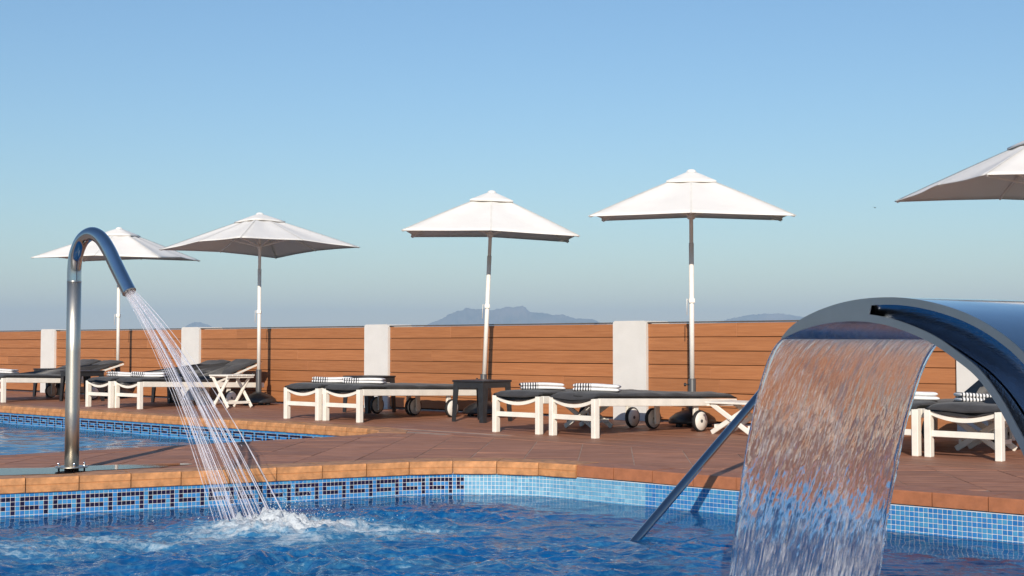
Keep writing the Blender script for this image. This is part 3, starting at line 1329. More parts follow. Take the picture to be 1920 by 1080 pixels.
# ------------------------------------------------------------------ fence and pillars
FQ = 0.30            # front plane of the boards
PIL = [pole_a(x, FQ) for x in (93.5, 360.5, 709, 1183.5)]
PIL = [PIL[0] - 8, PIL[0] - 4] + PIL + [PIL[3] + 4.0]
print('pillars', [round(a, 2) for a in PIL])
PWID = 0.46
BH = 0.150
names = ['', 'leftmost white pillar in the fence, beside the steel spout', 'white pillar behind the lounger pair with a folding table',
         'white pillar behind the flat loungers with the black tables', 'widest white pillar, behind the loungers in mid picture', 'white pillar half hidden behind the steel cascade']
pil_idx = [2, 3, 4, 5, 6]
for n_, k in enumerate(pil_idx):
    a = PIL[k]
    b = MB()
    r = 0.045
    pr = [(-PWID / 2, 0), (-PWID / 2, 1.075)]
    for i in range(1, 6):
        th = math.pi - i * (math.pi / 2) / 6
        pr.append((-PWID / 2 + r + r * math.cos(th), 1.075 + 0.035 * math.sin(th)))
    pr2 = [(-x, z) for x, z in pr[::-1]]
    prof = pr + pr2
    kk = len(prof)
    V = [(x, -0.025, z) for x, z in prof] + [(x, 0.42, z) for x, z in prof]
    b.add(V, [tuple(range(kk))[::-1], tuple(range(kk, 2 * kk))] + [(i, i + 1, kk + i + 1, kk + i) for i in range(kk - 1)])
    o = b.build('pillar', M['plaster'], fix=True)
    o.location = W(a, FQ - 0.012)
    o.rotation_euler = (0, 0, FROT)
    tag(o, names[n_ + 1], 'pillar', 'white pillars of the fence')
bay_lab = ['brown board fence panel at the left edge, left of every pillar', 'brown board fence panel behind the steel spout, between two pillars',
           'brown board fence panel behind the raised loungers and folding table', 'brown board fence panel in mid picture, between the two widest pillars',
           'brown board fence panel behind the steel cascade and its water', 'brown board fence panel at the far right behind the steel cascade']
board_cache = {}
for n_, k in enumerate([1, 2, 3, 4, 5, 6]):
    a0 = PIL[k] + PWID / 2
    a1 = (PIL[k + 1] if k + 1 < len(PIL) else PIL[k] + 4.0) - PWID / 2
    L = a1 - a0
    root = empty('fence_panel', W(a0, FQ), FROT, bay_lab[n_], 'fence', 'board fence panels')
    for r in range(7):
        z = 0.03 + r * BH
        cut = L * random.uniform(0.2, 0.8)
        for s0, s1 in ((0, cut), (cut, L)):
            b = MB().box(((s1 - s0) / 2, 0.014, BH / 2 - 0.004), (s1 - s0 - 0.0015, 0.028, BH - 0.0065), 0.003)
            o = b.build('board', M['board'], root)
            o.location = (s0, random.uniform(-0.0015, 0.0015), z + random.uniform(-0.0015, 0.0015))
    MB().box((L / 2, 0.016, 1.05 + 0.03 + 0.006), (L, 0.055, 0.014), 0.002).build('top_rail', M['cap'], root)
    MB().box((L / 2, 0.038, 0.54), (L, 0.012, 1.06)).build('backing', M['backing'], root)

# ------------------------------------------------------------------ sun loungers
LL, LWID, LH = 2.0, 0.60, 0.36


def rail_z(y):
    return LH - 0.028 * y


def cushion_mesh(raised, seed, hinge=1.18):
    """swept pad; long axis y, foot at 0, sagging at the foot, optional raised back"""
    ny, nx = 54, 18
    ys_ = np.concatenate([np.linspace(-0.03, 0.12, 9), np.linspace(0.16, LL - 0.16, ny - 18), np.linspace(LL - 0.12, LL + 0.02, 9)])
    top, bot = [], []
    wd = LWID - 0.02
    for y in ys_:
        if raised > 0 and y > hinge:
            by = hinge + (y - hinge) * math.cos(raised)
            bz = rail_z(hinge) + (y - hinge) * math.sin(raised)
            ny_, nz_ = -math.sin(raised), math.cos(raised)
        else:
            by, bz = y, rail_z(y)
            ny_, nz_ = 0, 1
        endd = min(y + 0.03, LL + 0.02 - y)
        th = 0.046 * min(1, (endd / 0.07)) ** 0.5
        quilt = 0.006 * abs(math.sin(math.pi * y / 0.46)) ** 0.5
        rt, rb = [], []
        for i in range(nx):
            s_ = -1 + 2 * i / (nx - 1)
            x = s_ * wd / 2
            edge = (1 - abs(s_) ** 6) ** 0.5
            sag = -0.052 * (1 - s_ * s_) * math.exp(-max(0, y) / 0.10) * 1.0
            crown = 0.009 * (1 - s_ ** 2)
            nz = 0.006 * float(value_noise(np.array([x * 9 + seed]), np.array([y * 6.0]), seed)[0])
            u_ = (th * 0.5 + (th * 0.5 + quilt + nz) * edge + crown * edge) + 0.55 * sag
            l_ = th * 0.5 - th * 0.5 * edge + sag + 0.002
            rt.append((x, by + ny_ * u_, bz + nz_ * u_))
            rb.append((x, by + ny_ * l_, bz + nz_ * l_))
        top.append(rt)
        bot.append(rb)
    b = MB()
    b.grid(np.array(top), flip=True)
    b.grid(np.array(bot))
    me_ = b.mesh('cushion')
    bm = bmesh.new()
    bm.from_mesh(me_)
    bmesh.ops.remove_doubles(bm, verts=bm.verts, dist=0.0015)
    # close the two ends
    bmesh.ops.holes_fill(bm, edges=[e for e in bm.edges if e.is_boundary], sides=0)
    bmesh.ops.recalc_face_normals(bm, faces=bm.faces)
    for f in bm.faces:
        f.smooth = True
    bm.to_mesh(me_)
    bm.free()
    return me_


def lounger_meshes():
    d = {}
    d['leg'] = MB().box((0, 0, LH / 2 - 0.002), (0.052, 0.062, LH - 0.004), 0.004).mesh('leg')
    # sagging foot bar and stretcher
    b = MB()
    n = 15
    hw = LWID / 2 - 0.052
    P0 = []
    for i in range(n):
        s_ = -1 + 2 * i / (n - 1)
        P0.append((s_ * hw, 0, LH - 0.028 - 0.048 * (1 - s_ * s_)))
    for (p, q_) in zip(P0, P0[1:]):
        pass
    V, F_ = [], []
    for (x, y, z) in P0:
        V += [(x, -0.014, z - 0.016), (x, 0.014, z - 0.016), (x, 0.014, z + 0.016), (x, -0.014, z + 0.016)]
    for i in range(n - 1):
        for j in range(4):
            F_.append((4 * i + j, 4 * i + (j + 1) % 4, 4 * i + 4 + (j + 1) % 4, 4 * i + 4 + j))
    F_ += [(0, 3, 2, 1), (4 * n - 4, 4 * n - 3, 4 * n - 2, 4 * n - 1)]
    b.add(V, F_)
    d['foot_bar'] = b.mesh('foot_bar')
    d['stretcher'] = MB().box((0, 0, 0.178), (LWID - 0.104, 0.026, 0.046), 0.003).mesh('stretcher')
    b = MB()
    b.bar((0, 0.033, LH - 0.036), (0, LL, rail_z(LL) - 0.036), 0.034, 0.07, 0.004)
    d['side_rail'] = b.mesh('side_rail')
    d['wheel_leg'] = MB().box((0, 0, 0.175), (0.028, 0.062, 0.25), 0.004).mesh('wheel_leg')
    d['cross_bar'] = MB().box((0, 0, 0.0), (LWID - 0.06, 0.04, 0.04), 0.003).mesh('cross_bar')
    d['slat'] = MB().box((0, 0, 0.0), (LWID - 0.072, 0.055, 0.014), 0.002).mesh('slat')
    w = MB()
    w.lathe([(0.02, -0.021), (0.088, -0.021), (0.091, -0.012), (0.091, 0.012), (0.088, 0.021), (0.02, 0.021)], 28, 'X')
    d['hub'] = w.mesh('hub')
    w = MB()
    w.lathe([(0.0915, -0.017), (0.099, -0.02), (0.104, -0.012), (0.105, 0), (0.104, 0.012), (0.099, 0.02), (0.0915, 0.017)], 28, 'X')
    d['tyre'] = w.mesh('tyre')
    d['axle_cap'] = MB().lathe([(0.016, -0.026), (0.016, 0.026)], 12, 'X').mesh('axle_cap')
    return d


LM = lounger_meshes()


def lounger(a, q, extra, raised, label, seed, hinge=1.18):
    root = empty('sun_lounger', W(a, q), FROT + R(extra + random.uniform(-0.9, 0.9)), label, 'sun lounger', 'white sun loungers with charcoal cushions')
    hw = LWID / 2
    for s in (-1, 1):
        o = link('leg', LM['leg'], M['white'], root)
        o.location = (s * (hw - 0.026), 0, 0)
        o = link('side_rail', LM['side_rail'], M['white'], root)
        o.location = (s * (hw - 0.017), 0, 0)
        o = link('wheel_leg', LM['wheel_leg'], M['white'], root)
        o.location = (s * (hw - 0.05), 1.42, 0)
        wl = link('wheel', LM['hub'], M['wheel'], root)
        wl.location = (s * (hw - 0.005 - 0.021 + 0.03), 1.42, 0.105)
        link('tyre', LM['tyre'], M['rubber'], wl)
        link('axle_cap', LM['axle_cap'], M['sleeve'], wl)
    o = link('foot_bar', LM['foot_bar'], M['white'], root)
    o = link('stretcher', LM['stretcher'], M['white'], root)
    for y in (0.95, 1.42):
        o = link('cross_bar', LM['cross_bar'], M['white'], root)
        o.location = (0, y, rail_z(y) - 0.05)
    for i in range(14):
        y = 0.12 + i * 0.14
        if raised > 0 and y > hinge - 0.04:
            break
        o = link('slat', LM['slat'], M['white'], root)
        o.location = (0, y, rail_z(y) - 0.014 - (0.03 if y < 0.2 else 0))
    if raised > 0:
        hz = rail_z(hinge)
        ly = LL - hinge - 0.01
        for s in (-1, 1):
            b = MB()
            b.bar((s * (hw - 0.022), hinge + 0.02, hz - 0.014 + 0.008), (s * (hw - 0.022), hinge + ly * math.cos(raised), hz - 0.014 + ly * math.sin(raised)), 0.03, 0.026, 0.003)
            b.build('back_frame', M['white'], root)
            b = MB()
            b.bar((s * (hw - 0.06), hinge + ly * 0.62 * math.cos(raised), hz - 0.02 + ly * 0.62 * math.sin(raised)), (s * (hw - 0.06), hinge + ly * 0.45, hz - 0.05), 0.022, 0.022, 0.002)
            b.build('prop', M['white'], root)
        for i in range(int((LL - hinge) / 0.16)):
            y = 0.1 + i * 0.16
            o = link('slat', LM['slat'], M['white'], root)
            o.location = (0, hinge + y * math.cos(raised), hz + y * math.sin(raised) - 0.016)
            o.rotation_euler = (raised, 0, 0)
    link('cushion', cushion_mesh(raised, seed, hinge), M['cushion'], root)
    return root


LOUNGERS = [
    (-4.50, -2.16, 0, R(17), 'raised lounger at the left edge, left one behind the steel spout'),
    (-3.87, -2.16, 0, R(16), 'raised lounger behind the steel spout, its white leg at the left picture edge'),
    (-1.228, -2.03, 0, R(18), 'raised lounger, left of the pair next to the white folding table'),
    (-0.66, -1.95, 0, R(19), 'raised lounger right beside the white folding table with crossed legs'),
    (3.06, -2.065, 0, 0, 'flat lounger left of the pair, beside the two black tables'),
    (3.70, -2.03, 0.5, 0, 'flat lounger right of the pair, its rail ending at the black plastic table'),
    (6.39, -2.18, 0, 0, 'flat lounger in mid picture, left of the nearest complete pair'),
    (7.115, -2.22, -6, 0, 'flat lounger with its long white rail in full view, nearest complete one'),
    (10.09, -2.09, -1, 0, 'flat lounger at the right, half hidden by the falling water sheet'),
    (10.745, -2.12, -2, R(33), 'raised lounger farthest right, seen under the arch of the steel cascade'),
]
for i, (a, q, ex, ra, lab) in enumerate(LOUNGERS):
    lounger(a, q, ex, ra, lab, 3 + i * 5, 0.70 if i == 9 else 1.18)


# ------------------------------------------------------------------ towels
def towel_mesh(seed):
    """folded bath towel: stacked layers with a rounded fold in front, ends slightly uneven"""
    b = MB()
    W_, D_ = 0.43, 0.25
    rr = np.random.default_rng(seed)
    nl = 2
    t = 0.036
    ns = 30
    for k in range(nl):
        z0 = k * t * 0.97
        sh = (0.006 if k else -0.004) + rr.uniform(-0.008, 0.008)
        dx = rr.uniform(-0.010, 0.010)
        prof = []
        m = 14
        rx, rz_ = 0.034, t * 0.5
        for i in range(m):
            th = math.pi / 2 + math.pi * i / (m - 1)
            prof.append((-D_ / 2 + sh + rx + rx * math.cos(th), 0.0105 + rz_ * math.sin(th)))
        for i in range(7):
            th = -math.pi / 2 + math.pi * i / 6
            prof.append((D_ / 2 + sh - 0.02 + 0.02 * math.cos(th), 0.0105 + rz_ * math.sin(th)))
        V, F_ = [], []
        for j in range(ns):
            s_ = j / (ns - 1)
            x = -W_ / 2 + dx + W_ * s_
            e_ = min(1.0, min(s_, 1 - s_) / 0.06)
            e_ = 0.45 + 0.55 * math.sqrt(e_)
            wob = 0.003 * math.sin(s_ * 9 + seed + k)
            for (y, z) in prof:
                V.append((x, y + wob, z0 + rz_ + (z - 0.0105) * e_ * (1 - 0.12 * s_) + 0.004 * math.sin(s_ * 5 + seed) * (k + 1) / nl))
        n = len(prof)
        for j in range(ns - 1):
            for i in range(n):
                F_.append((j * n + i, j * n + (i + 1) % n, (j + 1) * n + (i + 1) % n, (j + 1) * n + i))
        F_ += [tuple(range(n)), tuple(range((ns - 1) * n, ns * n))[::-1]]
        b.add(V, F_, smooth=True)
    me_ = b.mesh('towel')
    bm = bmesh.new()
    bm.from_mesh(me_)
    bmesh.ops.recalc_face_normals(bm, faces=bm.faces)
    bm.to_mesh(me_)
    bm.free()
    return me_


def on_lounger(i, x, y):
    a, q, ex, ra, _ = LOUNGERS[i]
    th = FROT + R(ex)
    p = W(a, q)
    return Vector((p.x + x * math.cos(th) - y * math.sin(th), p.y + x * math.sin(th) + y * math.cos(th), rail_z(y) + 0.056))


TOW = [
    (0, 0.02, 0.42, -8, 'folded striped towel on the lounger at the left picture edge'),
    (2, 0.0, 0.36, -4, 'folded striped towel on the left lounger of the pair by the folding table'),
    (3, -0.02, 0.34, -4, 'folded striped towel on the raised lounger beside the folding table'),
    (4, 0.02, 0.42, -5, 'folded striped towel on the left flat lounger by the black tables'),
    (5, -0.04, 0.36, -8, 'folded striped towel on the right flat lounger by the black table'),
    (6, 0.0, 0.36, -3, 'folded striped towel left of the two on the nearest complete pair'),
    (7, -0.03, 0.34, -8, 'folded striped towel on the lounger with the long rail in full view'),
    (8, 0.03, 0.40, -6, 'folded striped towel just right of the falling water sheet'),
    (9, -0.05, 0.36, -6, 'striped rolled towel seen under the arch of the steel cascade'),
]
for n_, (i, x, y, rz, lab) in enumerate(TOW):
    o = link('towel', towel_mesh(n_), M['towel_full'] if i == 9 else M['towel'])
    o.location = on_lounger(i, x, y)
    o.rotation_euler = (R(-1.5), R(1), R(rz + random.uniform(-7, 7)))
    o.scale = (random.uniform(0.92, 1.08), 1, random.uniform(0.9, 1.12))
    if i == 9:
        o.scale = (0.75, 0.8, 1.0)
    tag(o, lab, 'towel', 'striped towels folded on the loungers')


# ------------------------------------------------------------------ tables
def black_table(p, rz, label, S=0.47, H=0.455):
    root = empty('plastic_table', p, rz, label, 'table', 'black plastic side tables')
    MB().box((0, 0, H - 0.011), (S, S, 0.022), 0.006).build('table_top', M['black'], root)
    hs = S / 2 - 0.012
    # aprons with arched lower edge
    for k in range(4):
        n = 13
        V = []
        for i in range(n):
            s_ = -1 + 2 * i / (n - 1)
            d = 0.062 + 0.06 * max(0, (abs(s_) - 0.62) / 0.38) ** 2
            V += [(s_ * (hs - 0.01), -hs, H - 0.02), (s_ * (hs - 0.01), -hs, H - 0.02 - d), (s_ * (hs - 0.01), -hs + 0.006, H - 0.02 - d), (s_ * (hs - 0.01), -hs + 0.006, H - 0.02)]
        F_ = []
        for i in range(n - 1):
            for j in range(4):
                F_.append((4 * i + j, 4 * i + (j + 1) % 4, 4 * i + 4 + (j + 1) % 4, 4 * i + 4 + j))
        F_ += [(0, 3, 2, 1), (4 * n - 4, 4 * n - 3, 4 * n - 2, 4 * n - 1)]
        o = MB().add(V, F_).build('apron', M['black'], root, fix=True)
        o.rotation_euler = (0, 0, k * math.pi / 2)
    # L-shaped tapering legs
    for sx in (-1, 1):
        for sy in (-1, 1):
            b = MB()
            V = []
            for z, w, o_ in ((H - 0.022, 0.085, hs), (0.0, 0.055, hs + 0.012)):
                L_ = [(0, 0), (-w, 0), (-w, -0.007), (-0.007, -0.007), (-0.007, -w), (0, -w)]
                V += [(sx * (o_ + x), sy * (o_ + y), z) for x, y in L_]
            F_ = [tuple(range(6)), tuple(range(6, 12))[::-1]] + [(i, (i + 1) % 6, 6 + (i + 1) % 6, 6 + i) for i in range(6)]
            b.add(V, F_)
            b.build('leg', M['black'], root, fix=True)
    return root


black_table(W(4.80, -0.97), FROT, 'black plastic side table standing in full view in mid picture')
black_table(W(2.40, -0.46), FROT, 'black plastic side table behind the flat lounger pair, below a white pillar')
black_table(W(-1.88, -0.42), FROT, 'black plastic side table behind the raised loungers by the folding table')
black_table(W(-3.22, -1.12), FROT, 'black plastic side table just behind the steel spout')
black_table(W(-5.15, -0.5), FROT, 'black plastic side table behind the loungers at the left edge')


def folding_table(p, rz, label, wx, dy, H, lean=1.0):
    """slatted top on two crossed leg pairs"""
    root = empty('folding_table', p, rz, label, 'table', 'white folding tables with crossed legs')
    nsl = 6
    for i in range(nsl):
        y = -dy / 2 + (i + 0.5) * dy / nsl
        MB().box((0, y, H - 0.012), (wx, dy / nsl - 0.009, 0.02), 0.003).build('slat', M['white'], root)
    for s in (-1, 1):
        MB().box((s * (wx / 2 - 0.03), 0, H - 0.034), (0.03, dy - 0.02, 0.024), 0.002).build('batten', M['white'], root)
    f = wx * 0.40
    for s in (-1, 1):
        y0 = s * (dy / 2 - 0.035)
        for k, t in ((-1, 0.0), (1, 0.024)):
            b = MB()
            b.bar((k * f, y0 - s * t, H - 0.024), (-k * f * 1.08, y0 - s * t, 0.012), 0.020, 0.046, 0.004, up=(1, 0, 0.3))
            b.build('leg', M['white'], root)
        MB().lathe([(0.008, -0.03), (0.008, 0.03)], 10, 'Y', (0, y0 - s * 0.012, H * 0.5)).build('pivot_bolt', M['alu'], root)
    for s in (-1, 1):
        MB().box((s * f * 0.86, 0, 0.075), (0.02, dy - 0.09, 0.035), 0.002).build('stretcher', M['white'], root)
    return root


folding_table(W(0.19, -0.92), FROT + R(2), 'white folding table beside the raised lounger, left of mid picture', 0.40, 0.46, 0.445)
folding_table(W(8.06, -0.87), FROT - R(4), 'low white folding table between the long-railed lounger and the falling water', 0.56, 0.42, 0.31)
folding_table(W(6.37, -1.08), FROT, 'shaded white folding table stowed under the nearest complete pair', 0.46, 0.36, 0.27)
folding_table(W(10.55, -1.25), FROT, 'shaded white folding table stowed under the loungers at the right', 0.44, 0.36, 0.27)


# ------------------------------------------------------------------ umbrellas
def umbrella(a, q, near_dir, tilt, ctilt, label, S=2.0, apex=2.62, edge=2.05, two_tone=True):
    """square canopy with eight ribs; near_dir: world angle of one corner; tilt (x,y) radians"""
    p = W(a, q)
    root = empty('parasol', p, 0, label, 'parasol', 'white square parasols')
    # base and sleeve stay upright
    b = MB()
    b.lathe([(0.245, 0.03), (0.25, 0.05), (0.235, 0.085), (0.17, 0.135), (0.09, 0.165), (0.06, 0.175)], 32)
    bs = b.build('base', M['black'], root)
    MB().lathe([(0.035, 0), (0.038, 0.012), (0.035, 0.03)], 12, c=(0.15, -0.12, 0)).build('foot', M['rubber'], bs)
    MB().lathe([(0.035, 0), (0.038, 0.012), (0.035, 0.03)], 12, c=(-0.15, -0.12, 0)).build('foot', M['rubber'], bs)
    MB().lathe([(0.035, 0), (0.038, 0.012), (0.035, 0.03)], 12, c=(0.0, 0.18, 0)).build('foot', M['rubber'], bs)
    MB().lathe([(0.045, 0.16), (0.040, 0.19), (0.040, 0.485), (0.036, 0.492)], 20).build('sleeve', M['sleeve'], root)
    kn = MB()
    kn.sweep([(-0.035, -0.02, 0.43), (-0.07, -0.035, 0.43)], 0.007, 8)
    kn.lathe([(0.008, -0.012), (0.018, -0.01), (0.018, 0.01), (0.008, 0.012)], 12, 'X', (-0.078, -0.038, 0.43))
    kn.build('knob', M['black'], root)
    tl = Matrix.Rotation(tilt[1], 4, 'Y') @ Matrix.Rotation(tilt[0], 4, 'X')

    ct = Matrix.Rotation(ctilt[1], 4, 'Y') @ Matrix.Rotation(ctilt[0], 4, 'X')
    piv = Vector((0, 0, apex - 0.45))

    def T(v):
        return tuple(tl @ (Vector(v) - Vector((0, 0, 0.3))) + Vector((0, 0, 0.3)))
    MB().sweep([T((0, 0, 0.46)), T((0, 0, 1.90))], 0.026, 16).build('pole', M['pole'], root)
    TC = lambda v: T(ct @ (Vector(v) - piv) + piv)
    MB().sweep([T((0, 0, 1.89)), T(piv), TC((0, 0, apex - 0.03))], 0.021, 16).build('upper_pole', M['alu'], root)
    pin = MB()
    pin.sweep([T((-0.025, -0.012, 1.30)), T((-0.05, -0.02, 1.32)), T((-0.052, -0.02, 1.15))], 0.005, 6)
    pin.box(T((0, -0.006, 1.30)), (0.062, 0.062, 0.05), 0.006)
    pin.build('pull_handle', M['pole'], root)
    MB().lathe([(0.03, -0.03), (0.042, -0.02), (0.042, 0.03), (0.03, 0.04)], 16, c=T((0, 0, edge + 0.02))).build('runner', M['pole'], root)
    # canopy
    th0 = near_dir
    hd = S / math.sqrt(2)
    cor = [Vector((math.cos(th0 + k * math.pi / 2), math.sin(th0 + k * math.pi / 2))) * hd for k in range(4)]
    nr = 12

    def surf(u_, v_, zt):
        pass
    V, F_ = [], []
    ns = 16          # per side
    ring = []
    for r in range(nr + 1):
        t = 0.12 + (1 - 0.12) * r / nr
        row_ = []
        for k in range(4):
            c0, c1 = cor[k], cor[(k + 1) % 4]
            for i in range(ns):
                s_ = i / ns
                pt = c0.lerp(c1, s_)
                # tension: fabric dips between ribs (corner and mid-edge ribs)
                dip = 0.5 - 0.5 * math.cos(4 * math.pi * s_)
                inw = 1 - 0.030 * dip * t
                z = apex - 0.03 - (apex - 0.03 - edge) * (t ** 1.06)
                mid = 1 - abs(2 * s_ - 1)
                z += 0.034 * t * t * mid - 0.018 * dip * math.sin(math.pi * min(1, t)) * 1.0
                row_.append(Vector((pt.x * t * inw, pt.y * t * inw, z)))
        ring.append(row_)
    n = 4 * ns
    for row_ in ring:
        V += [TC(v) for v in row_]
    for r in range(nr):
        for i in range(n):
            F_.append((r * n + i, (r + 1) * n + i, (r + 1) * n + (i + 1) % n, r * n + (i + 1) % n))
    cb = MB().add(V, F_, smooth=True)
    cp = cb.build('canopy', M['canvas'], root)
    so = cp.modifiers.new('thick', 'SOLIDIFY')
    so.thickness = 0.003
    so.offset = -1
    # stitched seams over the ribs
    for k in range(8):
        i0 = (k * ns) // 2
        sv = []
        for row_ in ring[1:]:
            c_0 = row_[i0]
            tn = (row_[(i0 + 1) % n] - row_[i0 - 1]).normalized() * 0.009
            sv += [TC(c_0 - tn + Vector((0, 0, 0.0035))), TC(c_0 + tn + Vector((0, 0, 0.0035)))]
        MB().add(sv, [(2 * j, 2 * j + 1, 2 * j + 3, 2 * j + 2) for j in range(len(ring) - 2)], True).build('seam', M['seam'], cp)
    # vent cap: a smaller tier above
    V, F_ = [], []
    rows = 5
    for r in range(rows + 1):
        t = 0.03 + 0.225 * r / rows
        for k in range(4):
            c0, c1 = cor[k], cor[(k + 1) % 4]
            for i in range(4):
                s_ = i / 4
                pt = c0.lerp(c1, s_)
                z = apex - 0.012 - 0.108 * (r / rows) ** 1.05 + 0.004 * (1 - abs(2 * s_ - 1)) * r / rows
                V.append(TC((pt.x * t, pt.y * t, z)))
    for k in range(16):
        v = Vector(V[rows * 16 + k])
        V.append(tuple(v + Vector((0, 0, -0.016))))
    for r in range(rows + 1):
        for i in range(16):
            F_.append((r * 16 + i, (r + 1) * 16 + i, (r + 1) * 16 + (i + 1) % 16, r * 16 + (i + 1) % 16))
    vc = MB().add(V, F_, smooth=True).build('vent_cap', M['canvas'], root)
    so = vc.modifiers.new('thick', 'SOLIDIFY')
    so.thickness = 0.003
    so.offset = -1
    f_ = MB()
    f_.lathe([(0.062, -0.026), (0.050, -0.004), (0.036, 0.010), (0.014, 0.015)], 16, c=TC((0, 0, apex - 0.004)))
    f_.build('finial', M['canvas'], root)
    # ribs and struts
    for k in range(4):
        for kind in (0, 1):
            c0 = cor[k] if kind == 0 else cor[k].lerp(cor[(k + 1) % 4], 0.5)
            tm = 0.985
            e_ = edge + (0.034 if kind else 0)
            za, zb = apex - 0.115, e_ - 0.006 + (apex - e_) * 0.015
            A = TC((c0.x * 0.03, c0.y * 0.03, za))
            B = TC((c0.x * tm, c0.y * tm, zb - 0.004))
            rb = MB().bar(A, B, 0.016, 0.022, 0.002)
            ro = rb.build('rib', M['pole'], root)
            Cc = Vector(A).lerp(Vector(B), 0.48)
            MB().bar(TC((c0.x * 0.03, c0.y * 0.03, edge + 0.03)), tuple(Cc), 0.012, 0.016, 0.0).build('strut', M['pole'], ro)
    return root


def toward(a, q, right_deg):
    """world angle of the direction to the camera, turned so the corner appears right (+) of the pole"""
    p = W(a, q)
    return math.atan2(-p.y, -p.x) + R(right_deg)


UQ = -0.13
ua = [pole_a(x, UQ) for x in (222, 486, 907, 1297, 1972)]
umbrella(ua[0], UQ, toward(ua[0], UQ, 24), (0, 0.0), (R(2), 0), 'leftmost parasol, its canopy partly behind the curved steel spout', apex=2.69, edge=2.19)
umbrella(ua[1], UQ, toward(ua[1], UQ, -10), (0, 0), (R(-1.8), R(-0.8)), 'second parasol from the left, beige underside and ribs in view', apex=2.69, edge=2.19)
umbrella(ua[2], UQ, toward(ua[2], UQ, 45), (0, R(2.4)), (R(2.4), R(-0.6)), 'middle parasol leaning a little to the right, mountain behind its pole', apex=2.67, edge=2.13)
umbrella(ua[3], UQ, toward(ua[3], UQ, 45), (0, 0), (R(4), 0), 'upright parasol right of mid picture, tallest complete canopy', apex=2.66, edge=2.16)
umbrella(ua[4], UQ, toward(ua[4], UQ, -19), (0, 0), (0, 0), 'parasol cut off by the right picture edge', apex=2.69, edge=2.17)

# ------------------------------------------------------------------ curved spout by the spa pool
SP = Vector((-2.965, 9.02))
SDIR = Vector((0.84, -0.54)).normalized()


def sp(h, z):
    return Vector((SP.x + SDIR.x * h, SP.y + SDIR.y * h, z))


spout = empty('steel_spout', (SP.x, SP.y, 0), 0, 'tall curved steel water spout with flanged base at the pool edge', 'spout')


def loc_pts(pts, org):
    return [tuple(Vector(p) - Vector(org)) for p in pts]


SO = Vector((SP.x, SP.y, 0))
PR = 0.047
MB().sweep(loc_pts([sp(0, 0.0), sp(0, 0.4), sp(0, 0.8), sp(0, 1.27)], SO), PR, 28).build('post', M['steel'], spout)
bez = []
ctrl = [(0, 1.272), (0, 1.36), (0.018, 1.46), (0.075, 1.55), (0.165, 1.588), (0.255, 1.56), (0.335, 1.48), (0.42, 1.36), (0.50, 1.25), (0.545, 1.19)]


def catmull(c, n):
    out = []
    c = [Vector(p) for p in c]
    c = [c[0] * 2 - c[1]] + c + [c[-1] * 2 - c[-2]]
    for i in range(1, len(c) - 2):
        for k in range(n):
            t = k / n
            p0, p1, p2, p3 = c[i - 1], c[i], c[i + 1], c[i + 2]
            out.append(0.5 * ((2 * p1) + (p2 - p0) * t + (2 * p0 - 5 * p1 + 4 * p2 - p3) * t * t + (3 * p1 - p0 - 3 * p2 + p3) * t ** 3))
    out.append(c[-2])
    return out


arc = [sp(p[0], p[1]) for p in catmull(ctrl, 6)]
MB().sweep(loc_pts(arc, SO), PR * 1.0, 28, caps=False).build('bent_pipe', M['polished'], spout)
MB().lathe([(PR + 0.0002, 1.267), (PR + 0.0008, 1.269), (PR + 0.0008, 1.275), (PR + 0.0002, 1.277)], 28).build('weld_seam', M['rim'], spout)
# nozzle plate with holes
hd_p, hd_d = arc[-1], (arc[-1] - arc[-3]).normalized()
nz = MB()
nz.sweep(loc_pts([hd_p - hd_d * 0.03, hd_p + hd_d * 0.004], SO), PR * 0.93, 24)
nzo = nz.build('nozzle_plate', M['steel'], spout)
sx_ = hd_d.orthogonal().normalized()
sy_ = hd_d.cross(sx_)
holes = []
for k in range(13):
    rr_, aa = (0, 0) if k == 0 else ((0.016, k * 2 * math.pi / 4) if k < 5 else (0.031, k * 2 * math.pi / 8))
    c = hd_p + sx_ * rr_ * math.cos(aa) + sy_ * rr_ * math.sin(aa)
    holes.append(c)
    MB().sweep(loc_pts([c + hd_d * 0.003, c + hd_d * 0.007], SO), 0.0045, 8).build('nozzle_hole', M['rubber'], nzo)
fl = MB().lathe([(PR + 0.002, 0.02), (0.105, 0.02), (0.108, 0.024), (0.105, 0.028), (PR + 0.002, 0.030)], 32)
flo = fl.build('flange', M['steel'], spout)
for k in range(4):
    aa = k * math.pi / 2 + 0.5
    b = MB().lathe([(0.006, 0.0), (0.006, 0.052), (0.004, 0.055)], 10, c=(0.083 * math.cos(aa), 0.083 * math.sin(aa), 0.0))
    b.lathe([(0.0105, 0.029), (0.0105, 0.039)], 6, c=(0.083 * math.cos(aa), 0.083 * math.sin(aa), 0.0), smooth=False)
    b.build('bolt', M['polished'], flo)

# jets of water from the spout
G = 9.81
spray = empty('water_spray', (hd_p.x, hd_p.y, WL), 0, 'thin white water jets spraying from the curved steel spout', 'water jets')
SPO = Vector((hd_p.x, hd_p.y, WL))
land = []
drops = MB()


def ico(c, r, st=1.0, d=(0, 0, 1)):
    p = [(1, 0, 0), (-1, 0, 0), (0, 1, 0), (0, -1, 0), (0, 0, 1), (0, 0, -1)]
    f = [(0, 2, 4), (2, 1, 4), (1, 3, 4), (3, 0, 4), (2, 0, 5), (1, 2, 5), (3, 1, 5), (0, 3, 5)]
    dv = Vector(d).normalized()
    return [tuple(Vector(c) + Vector(q) * r + dv * (Vector(q).dot(dv) * r * (st - 1))) for q in p], f


